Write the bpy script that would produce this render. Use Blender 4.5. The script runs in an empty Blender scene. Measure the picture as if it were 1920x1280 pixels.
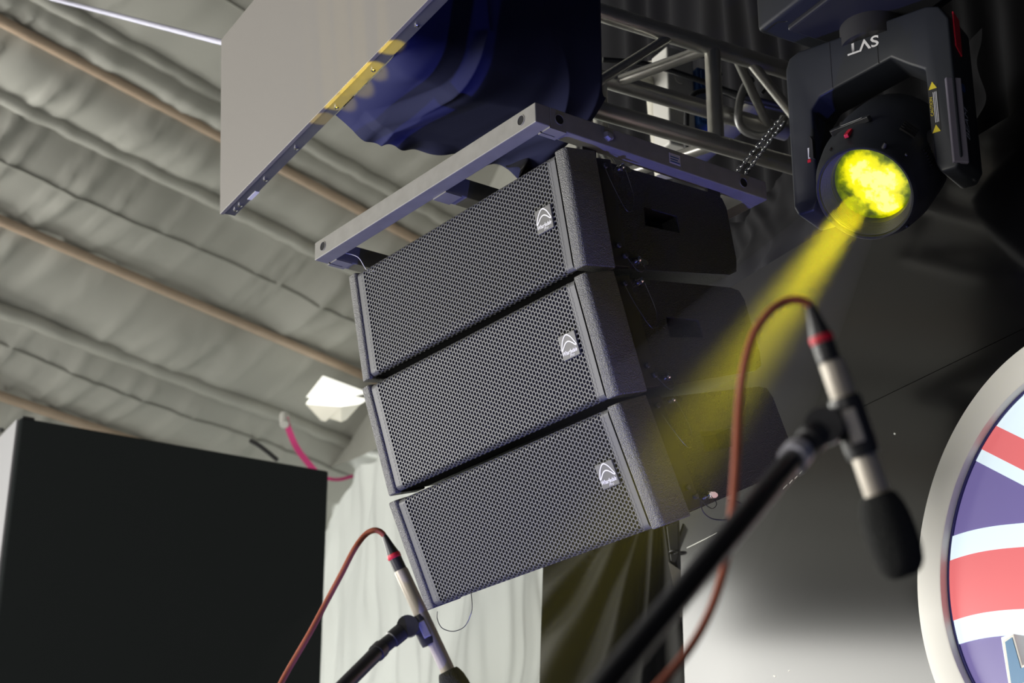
import bpy, bmesh, math, random
import numpy as np
from mathutils import Vector, Matrix

scene = bpy.context.scene
COL = scene.collection
RND = random.Random(7)
rad = math.radians

# ------------------------------------------------------------------ camera
F_PX = 3733.0                       # 70 mm lens on a 36 mm wide frame, 1920 px
PITCH = rad(22.556)
CAM = Vector((0, 0, 1.3))
FWD = Vector((0, math.cos(PITCH), math.sin(PITCH)))
UPV = Vector((0, -math.sin(PITCH), math.cos(PITCH)))
cam_data = bpy.data.cameras.new('camera')
cam_data.sensor_width = 36.0
cam_data.lens = F_PX / 1920 * 36
cam_data.clip_start = 0.05
cam_data.dof.use_dof = True
cam_data.dof.focus_distance = 4.1
cam_data.dof.aperture_fstop = 6.3
cam = bpy.data.objects.new('camera', cam_data)
cam.location = CAM
cam.rotation_euler = (math.pi / 2 + PITCH, 0, 0)
COL.objects.link(cam)
scene.camera = cam

# stage axes: A runs along the stage back wall (away from the camera), B across it
AZ = rad(-29.5)
A = Vector((math.sin(AZ), math.cos(AZ), 0))
B = Vector((math.cos(AZ), -math.sin(AZ), 0))
Z = Vector((0, 0, 1))
def S(a, b, z):
    return A * a + B * b + Z * z
def ray(x, y):
    return FWD + Vector((1, 0, 0)) * ((x - 960) / F_PX) - UPV * ((y - 640) / F_PX)
def at(x, y, d):
    return CAM + ray(x, y) * d
def on(x, y, P0, n):
    r = ray(x, y)
    return CAM + r * ((P0 - CAM).dot(n) / r.dot(n))

# ------------------------------------------------------------------ view
scene.view_settings.view_transform = 'Standard'
scene.view_settings.look = 'None'
scene.view_settings.gamma = 1.0
scene.view_settings.use_curve_mapping = False
scene.view_settings.exposure = 0.0

# ------------------------------------------------------------------ world and lights
world = bpy.data.worlds.new('hall_air')
scene.world = world
world.use_nodes = True
world.node_tree.nodes['Background'].inputs[0].default_value = (0.55, 0.66, 1.0, 1)
world.node_tree.nodes['Background'].inputs[1].default_value = 0.010

def aim(o, target):
    d = (Vector(target) - o.location).normalized()
    o.rotation_euler = d.to_track_quat('-Z', 'Y').to_euler()
def area_light(name, loc, target, sx, sy, power, color, spread=180):
    l = bpy.data.lights.new(name, 'AREA')
    l.shape = 'RECTANGLE'; l.size = sx; l.size_y = sy; l.energy = power; l.color = color
    l.spread = rad(spread)
    o = bpy.data.objects.new(name, l); o.location = loc; COL.objects.link(o); aim(o, target)
    return o
def spot_light(name, loc, target, power, color, angle, blend=0.3, radius=0.05):
    l = bpy.data.lights.new(name, 'SPOT')
    l.energy = power; l.color = color; l.spot_size = rad(angle); l.spot_blend = blend
    l.shadow_soft_size = radius
    o = bpy.data.objects.new(name, l); o.location = loc; COL.objects.link(o); aim(o, target)
    return o
# soft daylight from the open front of the tent, left of the camera
area_light('open_front_daylight', (-6.4, 1.9, 1.9), (0.0, 4.6, 3.0), 3.4, 2.8, 460, (1.0, 0.965, 0.90))
# daylight coming in through the open tent side at the far left (set into wall_left)
for _x, _y, _z, _w, _h, _p in ((-5.716, 6.842, 2.915, 1.7, 2.33, 165), (-4.864, 8.076, 3.10, 1.4, 2.70, 155)):
    area_light('open_side_daylight', (_x, _y, _z), (_x + 0.8227, _y - 0.5685, _z), _w, _h, _p, (1.0, 0.985, 0.92))
# added soft fill behind the camera, brightens the microphone fronts
area_light('front_fill_light', (-2.5, -2.6, 2.2), (0.0, 2.6, 2.4), 2.5, 2.0, 36, (1.0, 0.94, 0.87))
# daylight behind the translucent tent wall
area_light('outside_daylight', (0.6, 15.6, 3.0), (-0.5, 12.0, 3.6), 8.0, 5.0, 960, (0.97, 1.0, 0.95))
# blue uplight on the floor under the array
spot_light('blue_uplight', (-0.10, 3.0, 0.25), S(3.45, 1.72, 3.5), 185, (0.19, 0.21, 1.0), 40, 0.3, 0.03)
# weak blue stage wash from the right of the camera
spot_light('blue_stage_wash', (1.3, 0.2, 0.5), S(3.0, 2.3, 3.4), 12, (0.20, 0.34, 1.0), 50, 0.6, 0.08)
# second yellow beam, catching the underside of the LED panel
for _a, _p, _c in ((3.70, 500, 1.3), (3.61, 1300, 1.7), (3.53, 1500, 1.9), (3.45, 1500, 1.7), (3.34, 1300, 1.4)):
    spot_light('yellow_beam_wash', S(3.2, 1.63, 0.4), S(_a, 1.594, 3.513), _p, (1.0, 0.72, 0.0), _c, 0.6, 0.004)
scene.cycles.max_bounces = 4
scene.cycles.diffuse_bounces = 2
scene.cycles.glossy_bounces = 2
scene.cycles.volume_bounces = 0

# ------------------------------------------------------------------ materials
MATS = {}
def mat(name, col, rough=0.5, metal=0.0, noise=None, bump=None, spec=0.5, emit=None, estr=0.0, coat=0.0, sheen=0.0):
    """noise=(scale, amount) varies colour a little, bump=(scale, strength) gives fine relief"""
    if name in MATS: return MATS[name]
    m = bpy.data.materials.new(name); m.use_nodes = True
    nt = m.node_tree; b = nt.nodes['Principled BSDF']
    b.inputs['Base Color'].default_value = (*col, 1)
    b.inputs['Roughness'].default_value = rough
    b.inputs['Metallic'].default_value = metal
    b.inputs['Specular IOR Level'].default_value = spec
    b.inputs['Coat Weight'].default_value = coat
    b.inputs['Sheen Weight'].default_value = sheen
    if emit:
        b.inputs['Emission Color'].default_value = (*emit, 1)
        b.inputs['Emission Strength'].default_value = estr
    if noise or bump:
        tc = nt.nodes.new('ShaderNodeTexCoord')
    if noise:
        n = nt.nodes.new('ShaderNodeTexNoise'); n.inputs['Scale'].default_value = noise[0]
        n.inputs['Detail'].default_value = 2
        nt.links.new(tc.outputs['Object'], n.inputs['Vector'])
        r = nt.nodes.new('ShaderNodeMapRange')
        r.inputs['To Min'].default_value = 1 - noise[1]; r.inputs['To Max'].default_value = 1 + noise[1]
        nt.links.new(n.outputs['Fac'], r.inputs['Value'])
        mx = nt.nodes.new('ShaderNodeMix'); mx.data_type = 'RGBA'; mx.blend_type = 'MULTIPLY'
        mx.inputs['Factor'].default_value = 1
        mx.inputs['A'].default_value = (*col, 1)
        nt.links.new(r.outputs['Result'], mx.inputs['B'])
        nt.links.new(mx.outputs['Result'], b.inputs['Base Color'])
    if bump:
        n2 = nt.nodes.new('ShaderNodeTexNoise'); n2.inputs['Scale'].default_value = bump[0]
        n2.inputs['Detail'].default_value = 1.5
        nt.links.new(tc.outputs['Object'], n2.inputs['Vector'])
        bp = nt.nodes.new('ShaderNodeBump'); bp.inputs['Strength'].default_value = bump[1]
        bp.inputs['Distance'].default_value = 0.01
        nt.links.new(n2.outputs['Fac'], bp.inputs['Height'])
        nt.links.new(bp.outputs['Normal'], b.inputs['Normal'])
    MATS[name] = m
    return m

M_LINING = mat('tent_lining', (0.47, 0.47, 0.43), 0.55, noise=(2.0, 0.08))
M_TUBE = mat('tan_steel_tube', (0.50, 0.38, 0.28), 0.4, noise=(8, 0.15))
M_FLOOR = mat('hall_floor', (0.07, 0.068, 0.065), 0.7, noise=(3, 0.3))
M_GLOSS = mat('black_composite_panel', (0.003, 0.003, 0.004), 0.13, spec=0.38)
M_GRILLE = mat('grille_grey_paint', (0.098, 0.100, 0.102), 0.42, spec=0.5)
M_FOAM = mat('grille_foam', (0.006, 0.006, 0.007), 0.95)
M_CAB = mat('cabinet_textured_paint', (0.010, 0.011, 0.014), 0.45, bump=(420, 0.55), noise=(300, 0.3))
M_CHEEK = mat('cheek_textured_paint', (0.12, 0.12, 0.115), 0.45, bump=(420, 0.6), noise=(300, 0.25))
M_BLACK = mat('matte_black', (0.02, 0.02, 0.022), 0.6)
M_BLACKSAT = mat('satin_black_plastic', (0.03, 0.031, 0.035), 0.35)
M_STEEL = mat('frame_painted_steel', (0.22, 0.216, 0.20), 0.42, noise=(30, 0.18))
M_CHROME = mat('chrome', (0.8, 0.8, 0.82), 0.18, metal=1.0)
M_HOLE = mat('dark_hole', (0.004, 0.004, 0.005), 0.9)
M_ALU = mat('truss_aluminium', (0.62, 0.61, 0.57), 0.38, metal=0.85, noise=(14, 0.2), bump=(40, 0.04))
M_LEDFACE = mat('led_screen_face', (0.195, 0.185, 0.175), 0.42, noise=(0.8, 0.06))
M_LEDEDGE = mat('led_frame_aluminium', (0.20, 0.20, 0.215), 0.35, metal=0.6, noise=(12, 0.25))
M_CLOTH = mat('black_stage_cloth', (0.012, 0.012, 0.014), 0.85, spec=0.15)
M_WRAP = mat('navy_black_wrap_cloth', (0.034, 0.038, 0.098), 0.8, spec=0.1)
M_WHITE = mat('white_plastic', (0.75, 0.74, 0.70), 0.45)
M_BLUE = mat('blue_plastic', (0.02, 0.08, 0.28), 0.4)
M_RED = mat('red_plastic', (0.75, 0.02, 0.05), 0.4)
M_PRINT = mat('white_print', (0.8, 0.8, 0.82), 0.5)
M_BADGE = mat('badge_grey_metal', (0.14, 0.14, 0.13), 0.35)
M_SILVER = mat('microphone_nickel', (0.46, 0.42, 0.36), 0.42, metal=0.25)
M_FOAMBLK = mat('windscreen_foam', (0.012, 0.013, 0.013), 0.95, bump=(400, 0.6))
M_CABLE = mat('red_brown_cable', (0.42, 0.12, 0.07), 0.38)
M_BOOM = mat('boom_black_paint', (0.02, 0.021, 0.026), 0.35)
M_PINK = mat('pink_webbing', (0.80, 0.06, 0.27), 0.6)
M_SIGNRING = mat('sign_ring_white', (0.86, 0.85, 0.80), 0.5)
M_SIGNBACK = mat('sign_navy_edge', (0.03, 0.03, 0.16), 0.5)
M_YEL = mat('yellow_print', (0.75, 0.62, 0.04), 0.5)

def emis(name, col, strength):
    m = bpy.data.materials.new(name); m.use_nodes = True
    b = m.node_tree.nodes['Principled BSDF']
    b.inputs['Base Color'].default_value = (*[c * 0.5 for c in col], 1)
    b.inputs['Roughness'].default_value = 0.35
    b.inputs['Emission Color'].default_value = (*col, 1)
    b.inputs['Emission Strength'].default_value = strength
    return m

# translucent tent wall
M_TENT = bpy.data.materials.new('translucent_tent_wall'); M_TENT.use_nodes = True
_nt = M_TENT.node_tree; _nt.nodes.clear()
_o = _nt.nodes.new('ShaderNodeOutputMaterial'); _mx = _nt.nodes.new('ShaderNodeMixShader')
_d = _nt.nodes.new('ShaderNodeBsdfDiffuse'); _t = _nt.nodes.new('ShaderNodeBsdfTranslucent')
_d.inputs[0].default_value = (0.62, 0.62, 0.60, 1); _t.inputs[0].default_value = (0.62, 0.62, 0.595, 1)
_mx.inputs[0].default_value = 0.55
_nt.links.new(_d.outputs[0], _mx.inputs[1]); _nt.links.new(_t.outputs[0], _mx.inputs[2])
_nt.links.new(_mx.outputs[0], _o.inputs[0])

# ------------------------------------------------------------------ mesh helpers
def link(name, me, material, parent=None, smooth=False):
    o = bpy.data.objects.new(name, me); COL.objects.link(o)
    if material is not None and not me.materials: me.materials.append(material)
    if smooth:
        me.polygons.foreach_set('use_smooth', [True] * len(me.polygons)); me.update()
    if parent is not None: o.parent = parent
    return o
def mesh(name, verts, faces):
    me = bpy.data.meshes.new(name); me.from_pydata([tuple(v) for v in verts], [], faces); me.update()
    return me
def empty(name, loc=(0, 0, 0), M=None):
    o = bpy.data.objects.new(name, None); COL.objects.link(o); o.empty_display_size = 0.1
    if M is not None: o.matrix_world = M
    else: o.location = loc
    return o
def tag(o, label=None, cat=None, group=None, kind=None):
    if label: o['label'] = label
    if cat: o['category'] = cat
    if group: o['group'] = group
    if kind: o['kind'] = kind
    return o
def frame_matrix(o, x, y, z):
    return Matrix(((x[0], y[0], z[0], o[0]), (x[1], y[1], z[1], o[1]), (x[2], y[2], z[2], o[2]), (0, 0, 0, 1)))

class MB:
    def __init__(s): s.v = []; s.f = []
    def add(s, vs, fs):
        n = len(s.v); s.v += [tuple(v) for v in vs]; s.f += [[i + n for i in f] for f in fs]
    def box(s, x0, x1, y0, y1, z0, z1, M=None):
        vs = [Vector((x, y, z)) for z in (z0, z1) for y in (y0, y1) for x in (x0, x1)]
        if M is not None: vs = [M @ v for v in vs]
        s.add(vs, [(0, 2, 3, 1), (4, 5, 7, 6), (0, 1, 5, 4), (2, 6, 7, 3), (0, 4, 6, 2), (1, 3, 7, 5)])
        return s
    def prism(s, pts, z0, z1, M=None):
        """polygon pts (x, y) counter-clockwise, extruded along z"""
        n = len(pts)
        vs = [Vector((p[0], p[1], z0)) for p in pts] + [Vector((p[0], p[1], z1)) for p in pts]
        if M is not None: vs = [M @ v for v in vs]
        s.add(vs, [list(range(n))[::-1], list(range(n, 2 * n))] + [(i, (i + 1) % n, n + (i + 1) % n, n + i) for i in range(n)])
        return s
    def tube(s, pts, r, seg=12, caps=True):
        pts = [Vector(p) for p in pts]; n = len(pts)
        rs = r if isinstance(r, (list, tuple)) else [r] * n
        t0 = (pts[1] - pts[0]).normalized()
        up = Vector((0, 0, 1)) if abs(t0.z) < 0.9 else Vector((1, 0, 0))
        u = t0.cross(up).normalized(); vs = []
        for i, p in enumerate(pts):
            t = (pts[min(i + 1, n - 1)] - pts[max(i - 1, 0)]).normalized()
            u = (u - t * u.dot(t)).normalized(); w = t.cross(u)
            for k in range(seg):
                a = 2 * math.pi * k / seg
                vs.append(p + (u * math.cos(a) + w * math.sin(a)) * rs[i])
        fs = []
        for i in range(n - 1):
            for k in range(seg):
                k2 = (k + 1) % seg
                fs.append((i * seg + k, i * seg + k2, (i + 1) * seg + k2, (i + 1) * seg + k))
        if caps: fs.append(list(range(seg))[::-1]); fs.append([(n - 1) * seg + k for k in range(seg)])
        s.add(vs, fs); return s
    def lathe(s, prof, M=None, seg=48, closed=False):
        """profile (radius, height) turned about z"""
        vs = []; n = len(prof)
        for (r, h) in prof:
            for k in range(seg):
                a = 2 * math.pi * k / seg
                vs.append(Vector((r * math.cos(a), r * math.sin(a), h)))
        if M is not None: vs = [M @ v for v in vs]
        fs = []
        for i in range(n - 1 if not closed else n):
            j = (i + 1) % n
            for k in range(seg):
                k2 = (k + 1) % seg
                fs.append((i * seg + k, i * seg + k2, j * seg + k2, j * seg + k))
        if not closed:
            fs.append(list(range(seg))[::-1]); fs.append([(n - 1) * seg + k for k in range(seg)])
        s.add(vs, fs); return s
    def ribbon(s, pts, w, z, M=None, closed=False):
        """flat stroke of width w along 2d points"""
        n = len(pts); vs = []
        for i in range(n):
            a = Vector(pts[(i - 1) % n] if closed else pts[max(i - 1, 0)])
            b = Vector(pts[(i + 1) % n] if closed else pts[min(i + 1, n - 1)])
            d = (b - a).normalized(); nn = Vector((-d.y, d.x)); p = Vector(pts[i])
            ww = w[i] if isinstance(w, list) else w
            for sg in (-1, 1):
                q = p + nn * sg * ww / 2; vs.append(Vector((q.x, q.y, z)))
        if M is not None: vs = [M @ v for v in vs]
        m = n if closed else n - 1
        s.add(vs, [(2 * i, 2 * ((i + 1) % n), 2 * ((i + 1) % n) + 1, 2 * i + 1) for i in range(m)])
        return s
    def build(s, name, material, parent=None, smooth=False, bevel=0, seg=2):
        me = mesh(name, s.v, s.f)
        if bevel:
            bm = bmesh.new(); bm.from_mesh(me)
            bmesh.ops.recalc_face_normals(bm, faces=bm.faces)
            ed = [e for e in bm.edges if len(e.link_faces) == 2 and e.calc_face_angle(0) > 0.35]
            bmesh.ops.bevel(bm, geom=ed, offset=bevel, segments=seg, affect='EDGES', profile=0.5, clamp_overlap=True)
            bm.to_mesh(me); bm.free()
        else:
            bm = bmesh.new(); bm.from_mesh(me); bmesh.ops.recalc_face_normals(bm, faces=bm.faces); bm.to_mesh(me); bm.free()
        o = link(name, me, material, parent)
        if smooth:
            me.polygons.foreach_set('use_smooth', [True] * len(me.polygons))
            me.set_sharp_from_angle(angle=rad(38))
        return o

def smooth_path(pts, n=8):
    pts = [Vector(p) for p in pts]; out = []
    for i in range(len(pts) - 1):
        p0 = pts[max(i - 1, 0)]; p1 = pts[i]; p2 = pts[i + 1]; p3 = pts[min(i + 2, len(pts) - 1)]
        for k in range(n):
            t = k / n
            out.append(0.5 * ((2 * p1) + (p2 - p0) * t + (2 * p0 - 5 * p1 + 4 * p2 - p3) * t * t + (3 * p1 - p0 - 3 * p2 + p3) * t ** 3))
    out.append(pts[-1]); return out

def text_mesh(body, size, shear=0.0, align='CENTER', weight=0.0):
    cu = bpy.data.curves.new('text', 'FONT'); cu.body = body; cu.size = size; cu.shear = shear
    cu.align_x = align; cu.align_y = 'CENTER'; cu.offset = weight; cu.resolution_u = 3
    o = bpy.data.objects.new('text', cu); COL.objects.link(o)
    dg = bpy.context.evaluated_depsgraph_get(); dg.update()
    me = bpy.data.meshes.new_from_object(o.evaluated_get(dg))
    bpy.data.objects.remove(o); bpy.data.curves.remove(cu)
    return me
def text(name, body, size, M, material, parent, shear=0.0, width=None, height=None, weight=0.0):
    me = text_mesh(body, size, shear, weight=weight)
    xs = [v.co.x for v in me.vertices]; ys = [v.co.y for v in me.vertices]
    sx = width / (max(xs) - min(xs)) if width else 1; sy = height / (max(ys) - min(ys)) if height else (sx if width else 1)
    cx = (max(xs) + min(xs)) / 2; cy = (max(ys) + min(ys)) / 2
    for v in me.vertices: v.co = M @ Vector(((v.co.x - cx) * sx, (v.co.y - cy) * sy, 0))
    me.materials.clear()
    return link(name, me, material, parent)

# numpy value noise
def vnoise(x, y, seed=0):
    xi = np.floor(x).astype(int); yi = np.floor(y).astype(int); fx = x - xi; fy = y - yi
    fx = fx * fx * (3 - 2 * fx); fy = fy * fy * (3 - 2 * fy)
    def h(a, b):
        n = (a * 374761393 + b * 668265263 + seed * 1442695041) & 0x7fffffff
        n = ((n ^ (n >> 13)) * 1274126177) & 0x7fffffff
        return ((n ^ (n >> 16)) & 0xffff) / 65535.0
    return (h(xi, yi) * (1 - fx) + h(xi + 1, yi) * fx) * (1 - fy) + (h(xi, yi + 1) * (1 - fx) + h(xi + 1, yi + 1) * fx) * fy
def grid(name, PX, PY, PZ, material, parent=None, thick=0.0):
    n, m = PX.shape
    vs = np.stack([PX, PY, PZ], -1).reshape(-1, 3)
    idx = np.arange(n * m).reshape(n, m)
    fs = np.stack([idx[:-1, :-1], idx[1:, :-1], idx[1:, 1:], idx[:-1, 1:]], -1).reshape(-1, 4)
    me = bpy.data.meshes.new(name); me.from_pydata(vs.tolist(), [], fs.tolist()); me.update()
    o = link(name, me, material, parent, smooth=True)
    return o
def nv(v): return np.array(v)

# ================================================================== structure
floor = MB().box(-9, 7, -4, 17, -0.1, 0).build('floor', M_FLOOR); tag(floor, kind='structure')

# ceiling: sloping tent lining; P runs along the purlins, G down the slope
CS = 10.0 / 6.5
P = ray(3700, 1990).normalized()
_H = Z.cross(P).normalized(); _K = P.cross(_H).normalized()
G = (_H * math.cos(rad(-36)) + _K * math.sin(rad(-36))).normalized()
CN = P.cross(G).normalized()
if CN.z > 0: CN = -CN                      # points down into the hall
CO = at(200, 330, 10.0)
def ceil_pt(s, t, h=0.0): return CO + P * s + G * t + CN * h
TUBES = [-0.312 * CS, 0.280 * CS, 0.887 * CS]
ROLLS = [-0.428 * CS, -0.090 * CS, 0.590 * CS, 1.18 * CS, -1.0 * CS]
SEAMS = [0.093 * CS, 0.712 * CS, -0.72 * CS]
sg = np.linspace(-7.5, 6.5, 420); tg = np.linspace(-5.5, 2.45, 300)
SS, TT = np.meshgrid(sg, tg, indexing='ij')
sk = SS + TT * 0.22                        # creases run down the slope, a little askew
n1 = vnoise(sk * 3.2 + 40, TT * 0.55 + 9, 1); n2 = vnoise(sk * 7.5 + 80, TT * 0.9 + 30, 2)
n3 = vnoise(SS * 0.9 + 20, TT * 1.1 + 20, 3); n4 = vnoise(sk * 1.6 + 11, TT * 1.3 + 60, 5)
n5 = vnoise(sk * 5.3 + 23, TT * 0.8 + 17, 6)
crease = np.clip(1 - np.abs(n1 - 0.5) * 9, 0, 1) ** 1.5 + 0.8 * np.clip(1 - np.abs(n5 - 0.45) * 8, 0, 1) ** 1.5
HH = 0.026 * crease * (0.1 + 1.2 * n4) + 0.014 * (n2 - 0.5) + 0.07 * (n3 - 0.5)
anchors = sorted(TUBES + ROLLS)
for t0 in ROLLS: HH = HH * (1 - 0.6 * np.exp(-((TT - t0) / 0.06) ** 2))
sag = np.zeros_like(TT)
for a0, a1 in zip(anchors[:-1], anchors[1:]):
    w = np.clip((TT - a0) / (a1 - a0), 0, 1); sag += np.where((TT > a0) & (TT < a1), np.sin(w * np.pi) * 0.04, 0)
HH = HH + sag * (0.6 + 0.8 * n3)
base = nv(CO)[None, None, :] + SS[..., None] * nv(P) + TT[..., None] * nv(G) + HH[..., None] * nv(CN)
ceiling = grid('ceiling', base[..., 0], base[..., 1], base[..., 2], M_LINING); tag(ceiling, kind='structure')
for t0 in TUBES:
    MB().tube([ceil_pt(-7.4, t0, 0.05), ceil_pt(6.4 if t0 < 1.0 else 1.9, t0, 0.05)], 0.027, 14).build('purlin_tube', M_TUBE, ceiling, smooth=True)
for t0 in ROLLS:
    pts = []
    for k in range(160):
        s = -7.4 + 13.8 * k / 159
        pts.append(ceil_pt(s, t0 + 0.012 * (RND.random() - 0.5), 0.010 + 0.012 * RND.random()))
    MB().tube(pts, [0.036 + 0.006 * RND.random() for _ in pts], 12).build('batten_sleeve', M_LINING, ceiling, smooth=True)

M_SEAM = mat('lining_seam', (0.30, 0.30, 0.27), 0.7)
for t0 in SEAMS:
    j0 = int(np.argmin(np.abs(tg - t0)))
    pts = [ceil_pt(float(sg[i]), float(tg[j0]), float(HH[i, j0]) + 0.002) for i in range(0, len(sg), 2)]
    MB().tube(pts, 0.008, 6).build('lining_seam', M_SEAM, ceiling, smooth=True)

# far tent wall, pale translucent fabric, parallel to the stage wall
PW = on(650, 890, CO, CN)
bw = PW.dot(B)
aa = np.linspace(4.0, 16.5, 420); zz = np.linspace(0, 1, 110)
AA, VV = np.meshgrid(aa, zz, indexing='ij')
# height of the lining above each point of the wall
def ceil_z(a, b):
    p = S(a, b, 0); return p.z + (CO - p).dot(CN) / Z.dot(CN)
top = np.array([ceil_z(a, bw) for a in aa])
top = np.clip(top, 2.0, 7.5)
e1 = on(615, 905, PW, B); e2 = on(690, 868, PW, B)
sl = (e2.z - e1.z) / (e2.dot(A) - e1.dot(A))
edge = np.minimum(e1.z + sl * (aa - e1.dot(A)), top - 0.02)
edge = np.clip(edge, 2.0, None)
vg = np.linspace(0, 1, 24); AV, VG = np.meshgrid(aa, vg, indexing='ij')
ZV = (edge[:, None] - 0.03) + VG * (top[:, None] + 0.05 - edge[:, None] + 0.03)
OV = bw - 0.16 + 0.14 * VG + 0.10 * (vnoise(AV * 3 + ZV * 2, ZV * 2.5, 15) - 0.5)
PV = nv(A)[None, None] * AV[..., None] + nv(B)[None, None] * OV[..., None] + nv(Z)[None, None] * ZV[..., None]
trim = grid('trim_1', PV[..., 0], PV[..., 1], PV[..., 2], M_LINING); tag(trim, kind='structure')
top = edge
ZZ = VV * top[:, None]
off = 0.05 * (vnoise(AA * 6 + 9, ZZ * 0.5 + 3, 11) - 0.5) + 0.07 * (vnoise(AA * 13 + ZZ * 0.6, ZZ * 1.3 + 7, 12) - 0.5) + 0.12 * (vnoise(AA * 2.6 + ZZ, ZZ * 2.4, 13) - 0.5)
PA = nv(A)[None, None] * AA[..., None] + nv(B)[None, None] * (bw + off)[..., None] + nv(Z)[None, None] * ZZ[..., None]
wall_back = grid('wall_back', PA[..., 0], PA[..., 1], PA[..., 2], M_TENT); tag(wall_back, kind='structure')

# left tent wall under the low edge of the lining
q0 = ceil_pt(-7.4, 2.42); q1 = ceil_pt(6.4, 2.42)
wl = MB(); wl.add([Vector((q0.x, q0.y, 0)), Vector((q1.x, q1.y, 0)), q1, q0], [(0, 1, 2, 3)])
wl = wl.build('wall_left', M_LINING); tag(wl, kind='structure')

# stage back wall: two courses of glossy composite panels
WB = 2.84
wall_right = MB().box(0.4, 4.13, 0.012, 0.05, 0, 3.425, frame_matrix(B * WB, A, B, Z)).build('wall_right', M_BLACK)
tag(wall_right, kind='structure')
WM = frame_matrix(B * WB, A, B, Z)
for (a0, a1, z0, z1) in [(1.851, 4.13, 2.9345, 3.43), (0.4, 1.849, 2.9345, 3.43), (1.851, 4.13, 1.716, 2.9330), (0.4, 1.849, 1.716, 2.9330), (1.851, 4.13, 0.0, 1.714), (0.4, 1.849, 0.0, 1.714)]:
    MB().box(a0, a1, 0, 0.012, z0, z1, WM).build('panel', M_GLOSS, wall_right)

M_SCR = mat('scratch_white', (0.75, 0.75, 0.70), 0.6)
for (x0, y0, x1, y1, w) in ((1288, 1027, 1345, 999, 0.0016), (1468, 916, 1476, 908, 0.003), (1480, 906, 1486, 899, 0.003), (1490, 897, 1495, 892, 0.0025), (1499, 888, 1504, 882, 0.0025), (1676, 812, 1679, 814, 0.004), (1450, 1266, 1454, 1268, 0.004), (1478, 1258, 1481, 1256, 0.003)):
    p0 = on(x0, y0, B * WB, B); p1 = on(x1, y1, B * WB, B); d = p1 - p0
    MB().box(0, d.length, -w / 2, w / 2, 0, 0.0004, frame_matrix(p0, d.normalized(), B.cross(d).normalized(), -B)).build('scratch', M_SCR, wall_right)

# ================================================================== line array
PSI = rad(-52.70)
UX = Vector((math.cos(PSI), math.sin(PSI), 0))
NH = Vector((math.sin(PSI), -math.cos(PSI), 0))
CW, CH = 0.789, 0.25
TILT = [rad(10.976), rad(18.571), rad(25.391)]
def cab_axes(t):
    n = NH * math.cos(t) - Z * math.sin(t); up = Z * math.cos(t) + NH * math.sin(t)
    return n, up
CC = [CAM + Vector((-0.115, 3.819, 1.7459))]
for k in (1, 2):
    n, up = cab_axes(TILT[k - 1]); b = CC[-1] - up * CH / 2
    n, up = cab_axes(TILT[k]); CC.append(b - up * (CH / 2 + 0.014) + n * 0.0078)

# grille: hexagonal lattice of round holes, rolled back at top and bottom   (local: x=u, y=depth, z=up)
def grille_mesh():
    py = 0.00975; pxs = py * math.sqrt(3) / 2; R = py / math.sqrt(3); rh = py * 0.405; th = 0.0016
    ARC = 0.1105; RB = 0.012
    def mp(u, s, d):
        sgn = 1 if s >= 0 else -1; a = abs(s)
        if a <= ARC: return (u, d, s)
        ang = min((a - ARC) / RB, math.pi / 2 * 1.0)
        ex = (a - ARC) - ang * RB
        return (u, RB - (RB - d) * math.cos(ang) + ex, sgn * (ARC + (RB - d) * math.sin(ang)))
    vs = []; fs = []; key = {}
    def vert(u, s, d):
        k = (round(u * 1e5), round(s * 1e5), round(d * 1e5))
        if k in key: return key[k]
        key[k] = len(vs); vs.append(mp(u, s, d)); return key[k]
    nc = int(0.338 / pxs)
    for i in range(-nc, nc + 1):
        for j in range(-14, 15):
            u = i * pxs; s = j * py + (py / 2 if i % 2 else 0)
            if abs(s) > ARC + 0.0165: continue
            o = [vert(u + R * math.cos(rad(60 * k)), s + R * math.sin(rad(60 * k)), 0.0) for k in range(6)]
            c = [vert(u + rh * math.cos(rad(30 * k)), s + rh * math.sin(rad(30 * k)), 0.0) for k in range(12)]
            d = [vert(u + rh * math.cos(rad(30 * k)), s + rh * math.sin(rad(30 * k)), th) for k in range(12)]
            for k in range(6):
                k2 = (k + 1) % 6; m = (2 * k + 1) % 12; n_ = (2 * k + 2) % 12
                fs += [(o[k], o[k2], c[m]), (o[k], c[m], c[2 * k]), (o[k2], c[n_], c[m])]
            for k in range(12):
                k2 = (k + 1) % 12; fs.append((c[k], c[k2], d[k2], d[k]))
    # plain border strips left and right
    for sgn in (-1, 1):
        prof = [ARC * -1 - 0.018 + 0.001 * q for q in range(int((ARC + 0.018) * 2000) + 1)]
        prof = [p for q, p in enumerate(prof) if q % 4 == 0]
        base = len(vs)
        for p in prof:
            vs.append(mp(sgn * 0.3355, p, 0.0004)); vs.append(mp(sgn * 0.3570, p, 0.0004))
        fs += [(base + 2 * q, base + 2 * q + 1, base + 2 * q + 3, base + 2 * q + 2) for q in range(len(prof) - 1)]
    me = mesh('grille', vs, fs)
    bm = bmesh.new(); bm.from_mesh(me); bmesh.ops.recalc_face_normals(bm, faces=bm.faces)
    # turn everything so that the front looks along -y
    if sum(f.normal.y for f in bm.faces if abs(f.normal.y) > 0.9) > 0:
        bmesh.ops.reverse_faces(bm, faces=bm.faces)
    bm.to_mesh(me); bm.free()
    return me
GRILLE = grille_mesh()

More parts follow.
